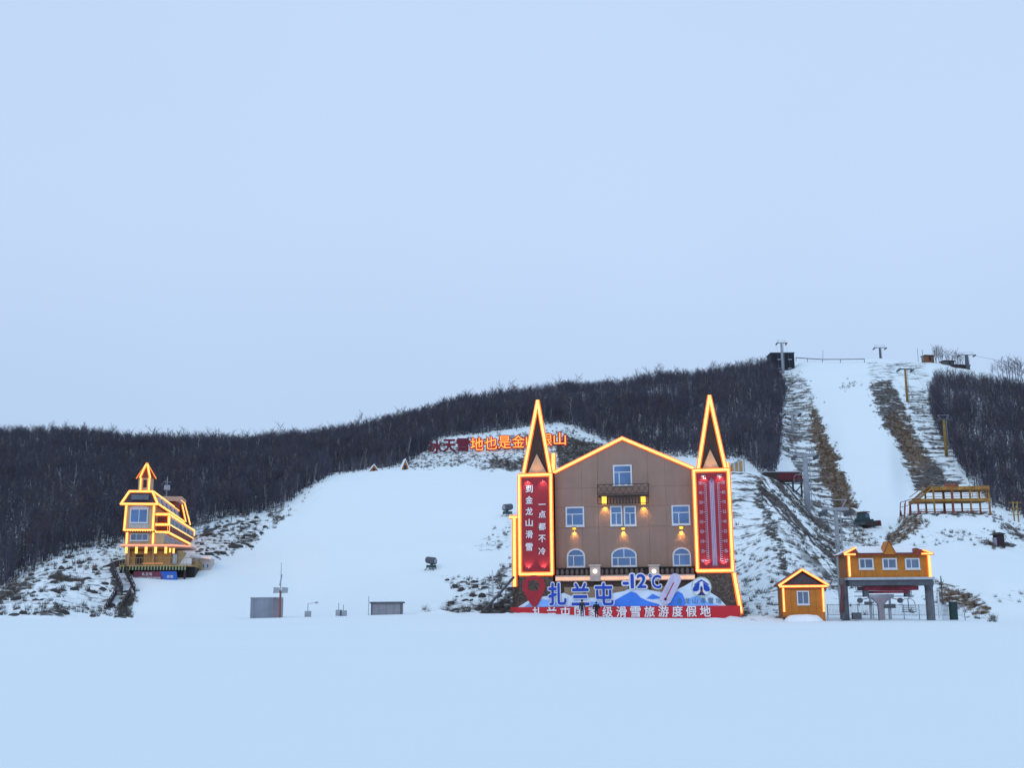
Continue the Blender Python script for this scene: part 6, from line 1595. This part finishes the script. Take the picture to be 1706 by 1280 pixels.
for dv in (0, 3): 
    for dx in (0, .75): MB().bar(la + Vector((dx, dv, -.6)), lb + Vector((dx, dv, -dx * .2)), .13).build('side_stair_post', M_RO, pf)
    MB().bar(lb + Vector((0, dv, 0)), lc + Vector((0, dv, 0)), .12).build('side_stair_rail', M_RO, pf); MB().bar(lb + Vector((0, dv, -.9)), lc + Vector((0, dv, -.9)), .1).build('side_stair_rail', M_RO, pf)
# dark kiosk on bare ground
g_ = ground(1667, 178); F_ = Frame(g_.x, g_.y, R(10), 0)
kk = fthing('dark_kiosk', 'small dark brown kiosk box on a bare patch of the snowy slope', 'kiosk', F_)
p_ = F_.rect(1661.5, 890.5, 1673.5, 911); MB().box((p_[0], 0, p_[1] - .5), (p_[2], 1.1, p_[3])).build('body', mat('dark_maroon_box', (.035, .022, .03), .8, .2), kk)
MB().prism([(p_[0] - .55, p_[3] - .1), (p_[2] + .1, p_[3] - .02), (p_[2] + .1, p_[3] + .1), (p_[0] + .3, p_[3] + .3)], -.3, 1.4).build('roof', M_BACK, kk)
MB().box((p_[0] - .25, .1, p_[1] - .5), (p_[0] - .003, .9, p_[3] - .5)).build('side_panel', mat('lavender_panel', (.28, .26, .34), .7), kk)
# dark snow machine on the piste edge
g_ = ground(1441, 203); mc = thing('snow_groomer', 'dark snow groomer with reddish roof parked low on the ski run', 'groomer', g_, R(28))
for s in (-1, 1):
    MB().prism([(-1.7, .15), (-1.3, 0), (1.3, 0), (1.7, .25), (1.4, .75), (-1.4, .75)], s * 1.3 - .35, s * 1.3 + .35).build('track', M_IRON, mc)
MB().box((-1.6, -.9, .5), (1.4, .9, 1.25)).build('chassis', mat('dark_green_machine', (.035, .07, .075)), mc, bevel=.08)
cbm = MB().prism([(-1.1, 1.253), (.5, 1.253), (.35, 2.2), (-.8, 2.35)], -.85, .85).build('cab', mat('dark_green_machine', (.035, .07, .075)), mc)
MB().box((-.9, -.9, 2.36), (.5, .9, 2.55)).build('roof', mat('faded_red', (.15, .04, .045), .6, .2), mc)
MB().box((-.6, -.88, 1.45), (.2, -.853, 2.1)).build('window', M_GLASSD, mc)
MB().prism([(1.8, .05), (2.1, 0), (2.0, .9), (1.75, 1.0)], -1.9, 1.9).build('blade', mat('faded_red', (.30, .07, .07)), mc)
MB().bar((1.4, -.6, .6), (1.85, -.6, .5), .16).bar((1.4, .6, .6), (1.85, .6, .5), .16).build('blade_arm', M_IRON, mc)
MB().box((-2.4, -1.8, .1), (-1.8, 1.8, .55)).build('tiller', M_DGREY, mc)
# ridge structures
FR = Frame(at(1304, 620, 478).x, 478, 0, 0)
sm = fthing('summit_building', 'black boxy lift building on the summit left of the white run', 'building', FR)
r_ = FR.rect(1285, 588.5, 1324, 624); M_BLKB = mat('black_blue_sheet', (.012, .016, .03), .6, .2)
for k in range(4):
    a = r_[0] + (r_[2] - r_[0]) * k / 4; MB().box((a + .03, 0, r_[1] - 3), (a + (r_[2] - r_[0]) / 4 - .03, .2, r_[3])).build('wall_panel', M_BLKB, sm)
MB().box((r_[0] + .1, .21, r_[1] - 3), (r_[2] - .1, 8, r_[3])).build('wall', M_BLKB, sm); MB().box((r_[0] - .2, -.2, r_[3] + .003), (r_[2] + .2, 8.2, r_[3] + .3)).build('roof', M_DGREY, sm)
for px in (1298, 1316):
    for py in (599, 614): q = FR.rect(px - 3, py - .8, px + 3, py + .8); MB().box((q[0], -.05, q[1]), (q[2], -.003, q[3])).build('window', M_GREY, sm)
rfz = thing('ridge_fence', 'thin dark rail along the summit skyline right of the black building', 'fence', at(1326, 597, 486)); o_ = rfz.location.copy()
rp = [at(x, y, 486) - o_ for x, y in ((1326, 596), (1345, 597.5), (1370, 599), (1400, 599), (1440, 598.5))]
for a, b in zip(rp[:-1], rp[1:]): MB().bar(a, b, .3).build('rail', M_DGREY, rfz)
for q in rp: MB().bar(q + Vector((0, 0, -1.5)), q + Vector((0, 0, .2)), .2).build('post', M_DGREY, rfz)
q = at(1371, 598, 486) - o_; MB().bar(q, at(1371, 584, 486) - o_, .16).build('flag_pole', M_GREY, rfz)
def ridge_hut(x0, y0, x1, y1, Y, label, m):
    F_ = Frame(at((x0 + x1) / 2, y1, Y).x, Y, R(15), 0); t = fthing('ridge_hut', label, 'hut', F_, 'ridge huts'); p_ = F_.rect(x0, y0, x1, y1)
    MB().box((p_[0], 0, p_[1] - 2.5), (p_[2], 3, p_[3])).build('wall', m, t); MB().box((p_[0] - .3, -.3, p_[3] + .002), (p_[2] + .3, 3.3, p_[3] + .35)).build('roof', M_ROOFB, t)
    w_ = (p_[0] + p_[2]) / 2; MB().box((w_ - .5, -.06, p_[1] + .3), (w_ + .5, -.003, p_[3] - .4)).build('window', M_BACK, t)
ridge_hut(1542, 593, 1556, 602, 490, 'small brown hut on the ridge left of the bare trees', mat('brown_timber', (.20, .11, .07), .8, .2))
ridge_hut(1574, 602, 1590, 610, 484, 'low dark shelter between the bare ridge trees', M_DGREY)
ridge_hut(1592, 609, 1616, 615, 480, 'long dark platform hut under the ridge lift tower', M_BACK)
simple_post(1530, 581, 602, 490, .12, 'ridge_pole', 'thin pole on the ridge left of the brown hut', M_GREY)
simple_post(1538, 584, 600, 490, .16, 'ridge_pole', 'thicker short pole beside the brown ridge hut', M_GREY)
# individual bare trees on the right ridge
for k, (px, Y, s) in enumerate(((1558, 488, .95), (1565, 490, 1.0), (1571, 487, .85), (1582, 489, .9), (1592, 485, .85), (1600, 484, .8), (1664, 472, .95), (1672, 470, 1.15), (1682, 468, 1.2), (1692, 468, 1.15), (1700, 466, 1.1), (1655, 474, .7), (1561, 486, .9), (1568, 489, .95), (1577, 488, .8), (1587, 486, .85), (1596, 484, .9), (1605, 482, .8), (1678, 469, 1.1), (1687, 468, 1.15), (1697, 467, 1.2), (1704, 465, 1.2))):
    g_ = ground(px, Y); kd = (1, 3, 7, 5)[k % 4]
    t = thing('bare_tree', 'bare tree against the sky on the right ridge, %s' % ('beside the brown hut' if px < 1572 else 'beside the dark shelter' if px < 1594 else 'by the ridge lift tower' if px < 1610 else 'left part of the edge clump' if px < 1680 else 'right part of the edge clump'), 'tree', g_, k * 1.3, 'bare trees on the right ridge')
    t.scale = (s * 1.05,) * 3; link('trunk', PROTO[kd][0], t); link('crown', PROTO[kd][1], t)
# tall yellow frame at the far right
F_ = Frame(ground(1693, 212).x, 212, 0, 0); yf = fthing('yellow_frame', 'weathered yellow steel post frame before the wood at the far right', 'frame', F_)
for px in (1688, 1695): u = F_.loc(px, 845)[0]; MB().bar((u, 0, F_.loc(px, 872)[1] - 1), (u, 0, F_.loc(px, 836)[1]), .2).build('post', M_YEL, yf)
for y in (838, 848, 858): a, b = F_.p(1680, y), F_.p(1702, y); MB().bar(a, b, .12).build('rail', M_YEL, yf)
